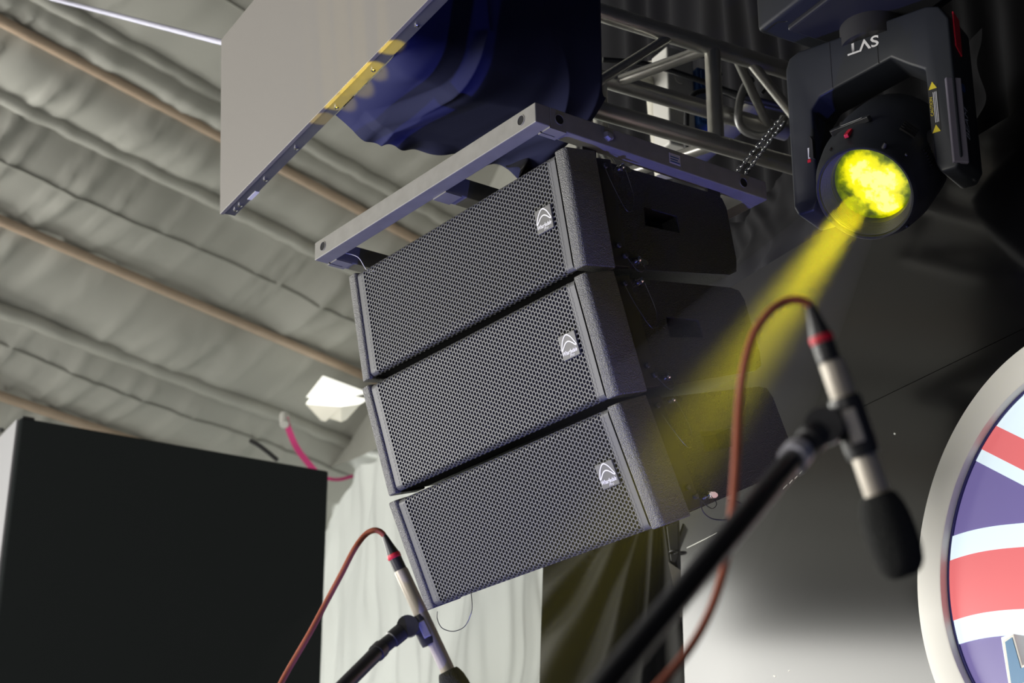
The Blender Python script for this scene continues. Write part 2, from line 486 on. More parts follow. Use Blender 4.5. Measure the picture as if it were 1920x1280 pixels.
def body_mesh():
    """tapered cabinet with a hand-grip pocket in each side; x=u, y=depth, z=up"""
    prof = [(0.075, -0.119), (0.415, -0.107), (0.437, -0.098), (0.444, -0.07), (0.444, 0.045), (0.436, 0.066), (0.415, 0.074), (0.075, 0.119)]
    hole = [(0.197, -0.018), (0.292, -0.026), (0.292, 0.012), (0.203, 0.024)]
    bm = bmesh.new(); HW = 0.377
    rings = []
    for sx in (-1, 1):
        o = [bm.verts.new((sx * HW, y, z)) for y, z in prof]
        h = [bm.verts.new((sx * HW, y, z)) for y, z in hole]
        d = [bm.verts.new((sx * (HW - 0.045), y * 0.96 + 0.01, z * 0.9)) for y, z in hole]
        es = [bm.edges.new((o[i], o[(i + 1) % 8])) for i in range(8)] + [bm.edges.new((h[i], h[(i + 1) % 4])) for i in range(4)]
        bmesh.ops.triangle_fill(bm, use_beauty=True, use_dissolve=False, edges=es)
        # drop faces that cover the pocket
        for f in [f for f in bm.faces if all(v in h for v in f.verts)]: bm.faces.remove(f)
        for i in range(4): bm.faces.new((h[i], h[(i + 1) % 4], d[(i + 1) % 4], d[i]))
        bm.faces.new(d); rings.append(o)
    for i in range(8): bm.faces.new((rings[0][i], rings[0][(i + 1) % 8], rings[1][(i + 1) % 8], rings[1][i]))
    bmesh.ops.recalc_face_normals(bm, faces=bm.faces)
    me = bpy.data.meshes.new('cabinet_body'); bm.to_mesh(me); bm.free()
    return me
BODY = body_mesh()

def badge(parent, bright):
    """metal badge on the grille with emblem and script; faces -y"""
    M = frame_matrix(Vector((0.300, -0.0012, 0.0045)), Vector((1, 0, 0)), Vector((0, 0, 1)), Vector((0, -1, 0)))
    w, h = 0.051, 0.050
    bd = MB().prism([(-w / 2, -h / 2), (w / 2, -h / 2), (w / 2, h / 2), (-w / 2, h / 2)], -0.002, 0.0022, M).build('badge', M_BADGE, parent, bevel=0.0012)
    def q(x, y): return ((x - 0.5) * w, (y - 0.5) * h)
    out = [q(p[0], 0.40 + (p[1] - 0.31) * 0.86) for p in [(0.06, 0.34), (0.14, 0.55), (0.24, 0.74), (0.36, 0.88), (0.46, 0.945), (0.54, 0.945), (0.64, 0.88), (0.76, 0.74), (0.86, 0.55), (0.94, 0.38),
                           (0.93, 0.34), (0.86, 0.37), (0.78, 0.46), (0.66, 0.57), (0.55, 0.625), (0.45, 0.625), (0.34, 0.57), (0.22, 0.45), (0.13, 0.35), (0.08, 0.31)]]
    out = [(p.x, p.y) for p in smooth_path([Vector((a, b, 0)) for a, b in out] + [Vector((*out[0], 0))], 4)][:-1]
    MB().ribbon(out, 0.0026, 0.0027, M, closed=True).build('emblem', M_PRINT, bd)
    T = M @ Matrix.Translation(((0.0, -0.0115, 0.0027)))
    text('lettering', 'Wharfedale', 0.01, T, M_PRINT, bd, shear=0.35, width=0.044, height=0.0088, weight=0.0002)
    T = M @ Matrix.Translation(((0.004, -0.0195, 0.0027)))
    text('lettering', 'Pro', 0.008, T, M_PRINT, bd, shear=0.35, width=0.014, height=0.006)

def quick_pin(parent, x, y, z, tiltz):
    m = MB(); M = Matrix.Translation((x, y, z)) @ Matrix.Rotation(tiltz, 4, 'X')
    R = M @ Matrix.Rotation(math.pi / 2, 4, 'Y')
    m.lathe([(0.0075, -0.004), (0.0075, 0.006), (0.0055, 0.009), (0.0055, 0.016), (0.003, 0.018)], R, 16)
    p = m.build('quick_release_pin', M_CHROME, parent, smooth=True)
    MB().prism([(0.0, -0.007), (0.018, -0.006), (0.024, -0.002), (0.024, 0.002), (0.018, 0.006), (0.0, 0.007)], 0.0, 0.004,
               M @ frame_matrix(Vector((0.006, 0.004, 0)), Vector((0, 1, 0)), Vector((0, 0, 1)), Vector((1, 0, 0)))).build('pull_tab', M_CHROME, p)
    return p

def make_cabinet(k, label):
    n, up = cab_axes(TILT[k])
    M = frame_matrix(CC[k], UX, -n, up)                # local x=u, y=depth, z=up
    root = empty('line_array_speaker', M=M); tag(root, label, 'speaker', 'three cabinets of the hanging line array')
    link('grille', GRILLE, M_GRILLE, root, smooth=False)
    MB().box(-0.359, 0.359, 0.011, 0.085, -0.1205, 0.1205).build('front_baffle', M_FOAM, root)
    link('cabinet_body', BODY, M_CAB, root)
    for sx in (-1, 1):
        prof = [(0.3605, 0.008), (0.3630, -0.003), (0.3885, -0.0015), (0.3945, 0.004), (0.3945, 0.080), (0.3605, 0.082)]
        pts = [(sx * a, b) for a, b in prof]
        if sx < 0: pts = pts[::-1]
        MB().prism(pts, -0.125, 0.125).build('end_cheek', M_CHEEK, root, smooth=True, bevel=0.0035, seg=3)
    # side rigging strip, pins, bolts
    for sx in (-1, 1):
        MB().box(min(sx * 0.374, sx * 0.3835), max(sx * 0.374, sx * 0.3835), 0.083, 0.128, -0.116, 0.116).build('rigging_plate', M_BLACK, root, bevel=0.002)
    for z in (0.101, -0.099):
        quick_pin(root, 0.377, 0.150, z, rad(-12))
    for (y, z) in ((0.106, 0.098), (0.105, -0.072), (0.118, -0.093)):
        MB().lathe([(0.006, -0.003), (0.006, 0.006), (0.004, 0.008)], Matrix.Translation((0.383, y, z)) @ Matrix.Rotation(math.pi / 2, 4, 'Y'), 14).build('bolt', M_BLACKSAT, root, smooth=True)
    # pin lanyards
    def wire(pts): return MB().tube(smooth_path([Vector(p) for p in pts], 6), 0.0009, 6).build('lanyard_wire', M_BLACKSAT, root, smooth=True)
    wire([(0.386, 0.105, 0.098), (0.392, 0.115, 0.05), (0.394, 0.14, 0.0), (0.392, 0.165, 0.03), (0.388, 0.160, 0.095)])
    wire([(0.386, 0.118, -0.090), (0.392, 0.14, -0.125), (0.392, 0.16, -0.12), (0.388, 0.155, -0.10)])
    badge(root, k)
    return root
LAB = ['top cabinet of the black line array, right under the steel flying frame',
       'middle cabinet of the black line array, between the two other cabinets',
       'lowest cabinet of the black line array, beam of yellow light crossing its side']
for k in range(3): make_cabinet(k, LAB[k])

# flying frame
tf = rad(1.77)
fn, fu = cab_axes(tf)
FM = frame_matrix(CAM + Vector((-0.2006, 3.7537, 1.9344)), UX, -fn, fu)   # origin: top front centre; z up
FWD_, FDP, FH = 0.8114, 0.628, 0.0434
fr = empty('flying_frame', M=FM); tag(fr, 'grey steel flying frame with bolt holes on top of the line array', 'frame')
hw = FWD_ / 2; TB = 0.037
MB().box(-hw, hw, 0, TB, -FH, 0).build('front_bar', M_STEEL, fr, bevel=0.0018)
for sx in (-1, 1):
    x0, x1 = (hw - TB, hw) if sx > 0 else (-hw, -hw + TB)
    MB().box(x0, x1, TB, FDP, -FH, 0).build('side_bar', M_STEEL, fr, bevel=0.0018)
MB().box(0.008, 0.054, TB, FDP - TB, -FH, 0).build('centre_bar', M_STEEL, fr, bevel=0.0018)
MB().box(-hw + TB, hw - TB, FDP - TB, FDP, -FH, 0).build('rear_bar', M_STEEL, fr, bevel=0.0018)
# slotted tabs under the corners
for x0, x1 in ((-hw, -hw + TB), (0.008, 0.054), (hw - TB, hw)):
    tb = MB().box(x0, x1, TB - 0.002, TB + 0.040, -FH - 0.003, -FH + 0.001).build('corner_tab', M_STEEL, fr)
    if x0 != 0.008:
        MB().box(x0 + 0.012, x1 - 0.026, TB - 0.006, TB + 0.030, -FH - 0.0036, -FH - 0.001).build('slot', M_HOLE, tb)
def bolt_hole(loc, axis, r=0.010):
    q = axis.to_track_quat('Z', 'Y').to_matrix().to_4x4(); M = Matrix.Translation(loc) @ q
    h = MB().lathe([(r, -0.002), (r, 0.0006)], M, 24).build('bolt_hole', M_HOLE, fr)
    MB().lathe([(r, 0.0), (r + 0.0015, 0.0), (r + 0.0015, 0.0012), (r, 0.0012)], M, 24, closed=True).build('rim', M_STEEL, h)
bolt_hole(Vector((-hw + 0.035, 0, -0.021)), Vector((0, -1, 0)))
bolt_hole(Vector((hw - 0.046, 0, -0.021)), Vector((0, -1, 0)))
bolt_hole(Vector((hw, 0.060, -0.021)), Vector((1, 0, 0)))
bolt_hole(Vector((hw, 0.56, -0.021)), Vector((1, 0, 0)))
MB().lathe([(0.012, -0.002), (0.012, 0.004), (0.009, 0.009), (0.004, 0.010)], Matrix.Translation((hw, 0.185, -0.021)) @ Matrix.Rotation(math.pi / 2, 4, 'Y'), 6).build('bolt', M_STEEL, fr)
M_LABELP = mat('pale_label_paper', (0.55, 0.52, 0.62), 0.6)
lb = MB().box(hw, hw + 0.0006, 0.350, 0.380, -0.033, -0.010).build('sticker', M_LABELP, fr)
for i, w in enumerate((0.026, 0.021, 0.024)):
    MB().box(hw + 0.0006, hw + 0.0009, 0.352, 0.352 + w, -0.030 + 0.0055 * i, -0.0275 + 0.0055 * i).build('printed_line', M_BLUE, lb)
# links down to the first cabinet
for sx in (-1, 1):
    for y in (0.16, 0.50):
        MB().box(sx * 0.372 - 0.004, sx * 0.372 + 0.004, y - 0.018, y + 0.018, -0.115, -0.03).build('link_plate', M_BLACK, fr)
# thin white wire caught on the left tab
MB().tube(smooth_path([(-hw + 0.05, TB + 0.004, -FH + 0.012), (-hw + 0.075, TB + 0.03, -FH - 0.002), (-hw + 0.08, TB + 0.05, -FH - 0.03), (-hw + 0.11, TB + 0.05, -FH - 0.045)], 6), 0.0009, 6).build('loose_wire', M_PRINT, fr)

# cables hanging under the lowest cabinet
n3_, u3_ = cab_axes(TILT[2])
M3 = frame_matrix(CC[2], UX, -n3_, u3_)
def cab3(x, y, z): return M3 @ Vector((x, y, z))
lp = [at(820, 1146, 4.25), at(820, 1160, 4.25), at(829, 1177, 4.25), at(850, 1183, 4.25), at(871, 1174, 4.24), at(883, 1150, 4.23), at(885, 1132, 4.23), at(883, 1110, 4.24)]
o = MB().tube(smooth_path(lp, 8), 0.0010, 6).build('safety_wire', M_BLACKSAT, smooth=True)
tag(o, 'thin black wire loop hanging below the lowest speaker grille', 'wire')
lp = [at(1314, 938, 3.86), at(1318, 958, 3.86), at(1335, 972, 3.87), at(1362, 974, 3.88), at(1388, 966, 3.9), at(1395, 950, 3.92), at(1382, 940, 3.92), at(1365, 938, 3.93)]
o = MB().tube(smooth_path(lp, 8), 0.0012, 6).build('safety_wire', M_BLACKSAT, smooth=True)
tag(o, 'thin black wire looping behind the lowest speaker in front of the back wall', 'wire')

# ================================================================== LED panels and cloth
LB = 1.5742
def led_point(a, z, b=0.0):
    tl = rad(3.0)
    return S(a, LB, 3.512) + B * (b * math.cos(tl) - z * math.sin(tl)) + Z * (z * math.cos(tl) + b * math.sin(tl))
led = empty('video_screen', led_point(4.27, 0)); tag(led, 'large grey LED panel hanging edge-on with a screwed metal lower edge', 'LED panel')
led_inv = led.location.copy()
LM = frame_matrix(led_point(0, 0) - led_inv, A, (led_point(0, 0, 1) - led_point(0, 0)), (led_point(0, 1) - led_point(0, 0)))
MB().box(2.27, 4.272, 0.0, 0.010, 0.0, 0.50, LM).build('screen_face', M_LEDFACE, led, bevel=0.001)
MB().box(2.275, 4.270, 0.010, 0.040, 0.002, 0.495, LM).build('frame', M_LEDEDGE, led, bevel=0.001)
for a in (4.235, 4.205, 4.045, 3.86, 3.635, 3.445, 3.235, 3.02, 2.8, 2.6, 2.4):
    MB().lathe([(0.0055, 0.0), (0.0055, 0.003), (0.003, 0.0048)], LM @ Matrix.Translation((a, 0.027, 0.002)) @ Matrix.Rotation(math.pi, 4, 'X'), 14).build('screw', M_CHROME, led, smooth=True)
MB().box(4.115, 4.165, 0.030, 0.0415, 0.0008, 0.003, LM).build('sticker', M_PRINT, led)

# black cloth wrapped round the truss behind the panel: front face, rolled edge, underside, ragged far hem
AF, AH, ZB = 3.33, 3.675, 3.488
bb = np.linspace(1.617, 2.150, 220); vv = np.linspace(0, 1, 260)
BB, V = np.meshgrid(bb, vv, indexing='ij')
RC = 0.075; LF = 0.62; LA = RC * math.pi / 2; LU = (AH - AF) - RC; tot = LF + LA + LU
s = V * tot
th = np.clip((s - LF) / RC, 0, math.pi / 2)
ex = np.clip(s - LF - LA, 0, None)
cA = AF + RC - RC * np.cos(th) + ex
cZ = ZB + RC + np.clip(LF - s, 0, None) - RC * np.sin(th) + 0.028 * np.clip(1 - (BB - 1.617) / 0.07, 0, 1) ** 2 * np.sin(th)
NA_ = -np.cos(th); NZ_ = -np.sin(th)                       # outward normal
endr = np.clip((BB - 2.09) / 0.06, 0, 1)                    # the right end is rolled off
cA = cA + endr ** 2 * 0.05 * (1 - np.sin(th)); cZ = cZ + endr ** 2 * 0.07 * np.sin(th)
# folds run straight down the front, then fan out under the edge towards the panel corner
under = np.clip((s - LF + 0.05) / 0.35, 0, 1)
ph = BB + under * 0.20 * (2.16 - BB) * 1.6
f1 = vnoise(ph * 9 + 3, s * 0.9, 21) - 0.5
f2 = np.clip(1 - np.abs(vnoise(ph * 13 + 7, s * 0.7 + 4, 22) - 0.5) * 7, 0, 1) ** 1.4
f3 = vnoise(ph * 30, s * 2.5, 23) - 0.5
amp = 0.35 + 0.9 * np.clip((s - LF + 0.25) / 0.4, 0, 1)
disp = (0.022 * f1 + 0.020 * f2 + 0.004 * f3) * amp
hem = np.clip((s - (tot - 0.05)) / 0.05, 0, 1)
disp = disp * np.clip((BB - 1.59) / 0.10, 0.15, 1) + np.clip((BB - 1.60) / 0.06, 0, 1) * hem * (0.008 * np.sin(BB * 61) + 0.012 * (vnoise(BB * 24, BB * 0, 24) - 0.3))
cA = cA + NA_ * disp + hem * np.clip((BB - 1.60) / 0.06, 0, 1) * 0.03 * (vnoise(BB * 12, BB * 0 + 4, 26) - 0.5); cZ = cZ + NZ_ * disp
PC = nv(A)[None, None] * cA[..., None] + nv(B)[None, None] * BB[..., None] + nv(Z)[None, None] * cZ[..., None]
cloth = grid('masking_cloth', PC[..., 0], PC[..., 1], PC[..., 2], M_WRAP)
tag(cloth, 'black wrinkled masking cloth wrapped round the truss behind the hanging LED panel', 'cloth')
# loose tail of cloth hanging below, seen between frame and top cabinet
tt = np.linspace(0, 1, 40); bt = np.linspace(0, 1, 40)
T1, B1 = np.meshgrid(tt, bt, indexing='ij')
c0 = [at(958, 282, 4.70), at(1050, 250, 4.70), at(1046, 326, 4.68), at(968, 336, 4.66)]
PT = [[(c0[0] * (1 - b) + c0[1] * b) * (1 - t) + (c0[3] * (1 - b) + c0[2] * b) * t + A * (0.022 * math.sin(b * 13 + t * 5) - 0.012 * math.cos(t * 9 + b * 4)) for b in bt] for t in tt]
PT = np.array([[tuple(p) for p in r] for r in PT])
o = grid('cloth_tail', PT[..., 0], PT[..., 1], PT[..., 2], mat('glossy_black_wrap', (0.02, 0.02, 0.02), 0.3, coat=0.3))
tag(o, 'loose glossy black wrap tail between flying frame and top cabinet', 'cloth')

# steel rope holding the panel
o = MB().tube([led_point(4.27, 0.49, 0.02), at(100, -2, 7.3), at(-150, -80, 8.3)], 0.0085, 10).build('steel_rope', mat('steel_rope', (0.55, 0.55, 0.68), 0.4, metal=0.4, bump=(300, 0.6)), smooth=True)
tag(o, 'pale steel rope stretched from the LED panel corner to the roof', 'rope')

# LED tower at the left: black covered end, pale screen side
PB = at(617, 882, 9.0); ab = PB.dot(A); b1 = PB.dot(B); zt_ = PB.z
b0 = on(38, 787, PB, A).dot(B)
tw = empty('screen_tower', S(ab, (b0 + b1) / 2, 0)); tag(tw, 'big black covered LED tower standing before the tent lining at left', 'LED tower')
TM = frame_matrix(-tw.location, A, B, Z)
o = MB().box(ab, ab + 1.6, b0, b1, 0.0, zt_, TM)
# lean the left edge outwards a little, as the cover sags
o.v = [tuple(Vector(v) + (B * (-(zt_ - v[2]) * 0.018) if (Vector(v) + tw.location).dot(B) < (b0 + b1) / 2 else Vector((0, 0, 0)))) for v in o.v]
M_COVER = mat('black_felt_cover', (0.007, 0.011, 0.012), 0.9)
o.build('cover', M_COVER, tw, bevel=0.012)
scr = MB().box(ab + 0.012, ab + 1.58, b0 - 0.012, b0 - 0.002, 0.05, zt_ - 0.01, TM)
scr.v = [tuple(Vector(v) + B * (-(zt_ - v[2]) * 0.018)) for v in scr.v]
scr.build('screen_face', mat('pale_screen_face', (0.26, 0.26, 0.275), 0.35), tw)
MB().box(ab + 0.0, ab + 0.04, b0 + 0.01, b0 + 0.06, zt_ - 0.004, zt_ + 0.006, TM).build('corner_clip', M_BLACK, tw)
o = MB(); c = at(-4, 806, 9.3); o.prism([(-0.09, -0.012), (0.02, -0.010), (0.028, 0.0), (0.02, 0.010), (-0.09, 0.014)], -0.02, 0.02, frame_matrix(c, Vector((1, 0, 0)), UPV, -FWD))
o = o.build('lamp_arm', M_BLACK, bevel=0.004); tag(o, 'small black lamp arm at the left picture edge beside the LED tower', 'lamp arm')

# ================================================================== truss
tr = empty('lighting_truss', S(3.42, 2.4, 3.55)); tag(tr, 'silver aluminium box truss above and behind the speakers', 'truss')
def tp(a, b, z): return S(a, b, z) - tr.location
TK = 0.915
TA0, TA1, TZ0, TZ1 = 3.735 * TK, 4.02 * TK, 1.3 + 2.465 * TK, 1.3 + 2.755 * TK
def trt(name, p, q, r): return MB().tube([tp(p[0], p[1] * TK, p[2]), tp(q[0], q[1] * TK, q[2])], r * TK, 20).build(name, M_ALU, tr, smooth=True)
for a in (TA0, TA1):
    for z in (TZ0, TZ1): trt('chord', (a, 1.80, z), (a, 3.18 if (a == TA0 or z == TZ1) else 2.62, z), 0.0245)
for a in (TA0, TA1):
    trt('upright', (a, 2.725 if a == TA0 else 2.55, TZ0), (a, 2.725 if a == TA0 else 2.55, TZ1), 0.0215 if a == TA0 else 0.02)
    trt('upright', (a, 2.20, TZ0), (a, 2.20, TZ1), 0.016)
trt('brace', (TA0, 2.60, TZ1), (TA0, 2.345, TZ0 + 0.06), 0.013)
trt('brace', (TA0, 2.84, TZ1), (TA0, 3.15, TZ0), 0.014)
for z in (TZ0, TZ1):
    trt('cross_tube', (TA0, 2.725, z), (TA1, 2.60, z), 0.016)
    if z == TZ1: trt('brace', (TA0, 2.80, z), (TA1, 3.12, z), 0.013)
    else: trt('brace', (TA0, 2.30, z), (TA1, 2.60, z), 0.013)
    trt('cross_tube', (TA0, 2.22, z), (TA1, 2.22, z), 0.016)

# white vertical pole and distribution box behind the truss
M_GALV = mat('bright_galvanised_tube', (0.66, 0.64, 0.56), 0.4, metal=0.15, noise=(12, 0.12))
def tube_px(name, pts, r, m): return MB().tube([at(*p) for p in pts], r, 18).build(name, m, smooth=True)
o = tube_px('scaffold_tube', [(1228, 120, 5.75), (1236, 205, 5.72), (1250, 330, 5.68)], 0.034, M_GALV)
tag(o, 'bright upright scaffold tube behind the truss', 'tube')
o = tube_px('scaffold_tube', [(1275, 320, 5.74), (1420, 200, 5.80)], 0.030, M_GALV)
tag(o, 'slanting scaffold tube behind the lower truss chord, next to the chain', 'tube')
o = tube_px('scaffold_tube', [(1150, 150, 5.6), (1240, 165, 5.7)], 0.030, M_GALV)
tag(o, 'short level scaffold tube meeting the upright tube behind the truss', 'tube')
db = empty('power_box', at(1272, 185, 5.62)); tag(db, 'white power distribution box with blue sockets behind the truss', 'electrical box')
DM = frame_matrix(Vector((0, 0, 0)), B, A, Z)
MB().box(-0.055, 0.035, -0.03, 0.05, -0.17, 0.14, DM).build('housing', M_WHITE, db, bevel=0.005)
MB().lathe([(0.016, 0), (0.016, 0.002), (0.014, 0.003)], DM @ Matrix.Translation((-0.015, -0.030, 0.045)) @ Matrix.Rotation(math.pi / 2, 4, 'X'), 24).build('knockout', M_WHITE, db, smooth=True)
for z in (0.055, -0.05):
    sk_ = MB().box(0.036, 0.105, -0.045, 0.03, z - 0.038, z + 0.038, DM).build('socket', M_BLUE, db, bevel=0.006)
    MB().box(0.045, 0.098, -0.052, -0.044, z - 0.028, z + 0.028, DM).build('flap', M_BLUE, sk_, bevel=0.004)

def cable(name, pts, r, label, m=M_BLACKSAT, cat='cable', seg=10):
    o = MB().tube(smooth_path([at(*p) for p in pts], 8), r, seg).build(name, m, smooth=True); tag(o, label, cat); return o
cable('power_cable', [(1288, 330, 5.45), (1287, 230, 5.45), (1290, 195, 5.46), (1303, 175, 5.47), (1330, 170, 5.5), (1352, 172, 5.55), (1400, 190, 5.5), (1475, 208, 5.5)], 0.0075, 'black power cable bent around the white power box')
cable('power_cable', [(1130, 112, 5.4), (1200, 118, 5.42), (1250, 130, 5.44), (1310, 150, 5.46), (1380, 175, 5.48), (1470, 200, 5.5)], 0.008, 'black power cable running diagonally through the truss')
cable('power_cable', [(1270, 106, 5.48), (1300, 104, 5.47), (1330, 112, 5.46), (1352, 140, 5.5)], 0.005, 'thin black cable arching above the white power box')
cable('power_cable', [(1428, 175, 5.2), (1443, 160, 5.2), (1458, 170, 5.2), (1475, 190, 5.2)], 0.005, 'thin black cable loop right behind the moving head yoke')
# safety ring hanging from the truss
pts = [(1409, 148, 5.15), (1398, 160, 5.14), (1388, 185, 5.13), (1384, 215, 5.12), (1388, 235, 5.12), (1402, 248, 5.12), (1425, 254, 5.12), (1445, 250, 5.12), (1462, 238, 5.13), (1470, 220, 5.14)]
cable('safety_sling', pts, 0.011, 'grey hooped safety sling hanging at the truss end', mat('dull_steel', (0.25, 0.25, 0.25), 0.4, metal=0.6), 'sling')
# chain
ch = empty('hanging_chain', at(1400, 300, 4.35)); tag(ch, 'two strands of steel chain from the truss to the frame rear', 'chain')
lk = MB(); prof = []
for k in range(24):
    a = 2 * math.pi * k / 24
    x = 0.0038 * math.cos(a); y = 0.0038 * math.sin(a) + (0.0075 if math.sin(a) > 0 else -0.0075)
    prof.append(Vector((x, y, 0)))
lk.tube(prof + [prof[0], prof[1]], 0.0014, 8, caps=False)
LINK = mesh('chain_link', lk.v, lk.f)
for (p0, p1) in (((1465, 220, 4.52), (1378, 326, 4.30)), ((1470, 228, 4.52), (1394, 330, 4.28))):
    a = at(*p0); b = at(*p1); d = (b - a); nL = int(d.length / 0.0195)
    for i in range(nL):
        c = a + d * ((i + 0.5) / nL); y = d.normalized()
        x = y.cross(Vector((0, 0, 1))).normalized(); z = x.cross(y)
        M = frame_matrix(c - ch.location, x, y, z) @ Matrix.Rotation(math.pi / 2 * (i % 2) + 0.3, 4, 'Y')
        o = link('chain_link', LINK, M_CHROME, ch, smooth=True); o.matrix_local = M
# black drape behind truss and moving head
ad = np.linspace(1.2, 5.35, 420); zd = np.linspace(2.6, 6.2, 40)
AD, ZD = np.meshgrid(ad, zd, indexing='ij')
od = 3.30 + 0.035 * np.sin(AD * 42 + 3 * vnoise(AD * 4, ZD * 0.8, 31)) * vnoise(AD * 6, ZD * 0.6, 32) + 0.05 * (vnoise(AD * 3, ZD * 1.2, 33) - 0.5)
PD = nv(A)[None, None] * AD[..., None] + nv(B)[None, None] * od[..., None] + nv(Z)[None, None] * ZD[..., None]
o = grid('stage_curtain', PD[..., 0], PD[..., 1], PD[..., 2], M_CLOTH); tag(o, 'black pleated stage curtain hanging above the back wall', 'curtain')
# crumpled black cloth over the top of the wall, behind the array
ad = np.linspace(3.05, 4.2, 120); zd = np.linspace(0, 1, 50)
AD, VD = np.meshgrid(ad, zd, indexing='ij')
ZD = 3.445 + VD * (0.36 + 0.05 * np.sin(AD * 9))
od = 2.94 + 0.09 * VD + 0.06 * (vnoise(AD * 9 + ZD * 7, ZD * 5 - AD * 3, 41) - 0.5) + 0.03 * np.abs(vnoise(AD * 16 - ZD * 12, ZD * 6 + AD * 6, 42) - 0.5)
PD = nv(A)[None, None] * AD[..., None] + nv(B)[None, None] * od[..., None] + nv(Z)[None, None] * ZD[..., None]
o = grid('crumpled_cloth', PD[..., 0], PD[..., 1], PD[..., 2], M_CLOTH); tag(o, 'crumpled black cloth behind the top edge of the back wall', 'cloth')

# ================================================================== moving head
YW = Vector((0.7986, -0.6018, 0)).normalized(); NF = Vector((-0.6018, -0.7986, 0)).normalized()
TAU = rad(46)
AX = NF * math.cos(TAU) - Z * math.sin(TAU)
LENS = at(1622, 362, 4.2)
PIV = LENS - AX * 0.15
mh = empty('moving_head_light', PIV + Z * 0.33); tag(mh, 'black moving head stage light hanging upside down, yellow lens lit', 'stage light')
H0 = mh.location
YM = frame_matrix(PIV - H0, YW, -NF, Z)                 # x across, y back, z up
# yoke: outline with chamfered opening, extruded front to back
yo = [(-0.200, -0.060), (-0.190, -0.082), (-0.150, -0.082), (-0.140, -0.060), (-0.140, 0.165), (-0.118, 0.190), (0.060, 0.226), (0.098, 0.195), (0.135, 0.170),
      (0.140, -0.060), (0.150, -0.082), (0.185, -0.082), (0.200, -0.060), (0.200, 0.275), (0.180, 0.312), (0.150, 0.322), (-0.165, 0.322), (-0.190, 0.312), (-0.200, 0.285)]
m = MB(); YP = YM @ frame_matrix(Vector((0, 0, 0)), Vector((1, 0, 0)), Vector((0, 0, 1)), Vector((0, -1, 0)))   # prism z -> front
m.prism(yo, -0.055, 0.050, YP)
M_MH = mat('fixture_black_shell', (0.020, 0.023, 0.030), 0.48)
yoke = m.build('yoke', M_MH, mh, bevel=0.006, seg=3, smooth=True)
for x in (-0.085, 0.030):
    MB().box(x - 0.0006, x + 0.0006, 0.0500, 0.0506, 0.222 if x > 0 else 0.200, 0.318, YM @ Matrix.Diagonal((1, -1, 1, 1))).build('panel_joint', M_HOLE, yoke)
T = YM @ frame_matrix(Vector((-0.004, -0.0512, 0.279)), Vector((-1, 0, 0)), Vector((0, 0, -1)), Vector((0, -1, 0)))
text('lettering', 'SVT', 0.05, T, M_PRINT, yoke, width=0.077, height=0.028, weight=0.0008)
# right arm bevel (violet light painted in as paler grey), caution label, side labels
MB().box(-0.017, 0.017, -0.006, 0.004, -0.072, 0.13, YM @ Matrix.Translation((0.193, -0.043, 0)) @ Matrix.Rotation(rad(45), 4, 'Z')).build('arm_bevel', mat('arm_bevel_lit', (0.16, 0.15, 0.19), 0.35), yoke, bevel=0.002)
cp = MB().box(0.138, 0.160, -0.0506, -0.0500, 0.015, 0.125, YM).build('caution_label', mat('label_black', (0.03, 0.03, 0.03), 0.5), yoke)
T = YM @ frame_matrix(Vector((0.1435, -0.0512, 0.075)), Vector((0, 0, 1)), Vector((-1, 0, 0)), Vector((0, -1, 0)))
text('lettering', 'CAUTION', 0.012, T, M_YEL, cp, width=0.045, height=0.007)
for i in range(3):
    MB().box(0.1490 + 0.0035 * i, 0.1503 + 0.0035 * i, -0.0512, -0.0508, 0.035, 0.108, YM).build('printed_line', M_PRINT, cp)
for z in (0.120, 0.016):
    MB().prism([(0.140, z - 0.004), (0.159, z - 0.004), (0.1495, z + 0.014)], 0.0506, 0.0512, YP).build('warning_triangle', M_YEL, cp)
SP = YM @ frame_matrix(Vector((0.2, 0, 0)), Vector((0, 1, 0)), Vector((0, 0, 1)), Vector((1, 0, 0)))     # right side: x back, y up
MB().prism([(-0.028, 0.215), (-0.002, 0.20), (0.0, 0.290), (-0.028, 0.300)], 0.0, 0.003, SP).build('red_marker', M_RED, yoke)
T = SP @ frame_matrix(Vector((-0.008, 0.035, 0.0008)), Vector((0, 1, 0)), Vector((-1, 0, 0)), Vector((0, 0, 1)))
text('lettering', 'BEAM', 0.03, T, M_PRINT, yoke, shear=0.2, width=0.075, height=0.016)
MB().lathe([(0.010, 0), (0.010, 0.0008)], SP @ Matrix.Translation((-0.008, 0.12, 0)), 20).build('blue_dot', M_BLUE, yoke)
MB().prism([(-0.150 - 0.006, 0.045), (-0.150 + 0.004, 0.045), (-0.150 + 0.004, 0.072), (-0.150 - 0.006, 0.072)], 0.05, 0.0508, YP).build('status_label', M_PRINT, yoke)
MB().prism([(-0.158, 0.036), (-0.150, 0.036), (-0.150, 0.043), (-0.158, 0.043)], 0.05, 0.0512, YP).build('red_marker', M_RED, yoke)
MB().prism([(-0.150, 0.045), (-0.1395, 0.040), (-0.1395, 0.085), (-0.146, 0.098)], 0.045, 0.058, YP).build('tilt_lock', M_BLACK, yoke)
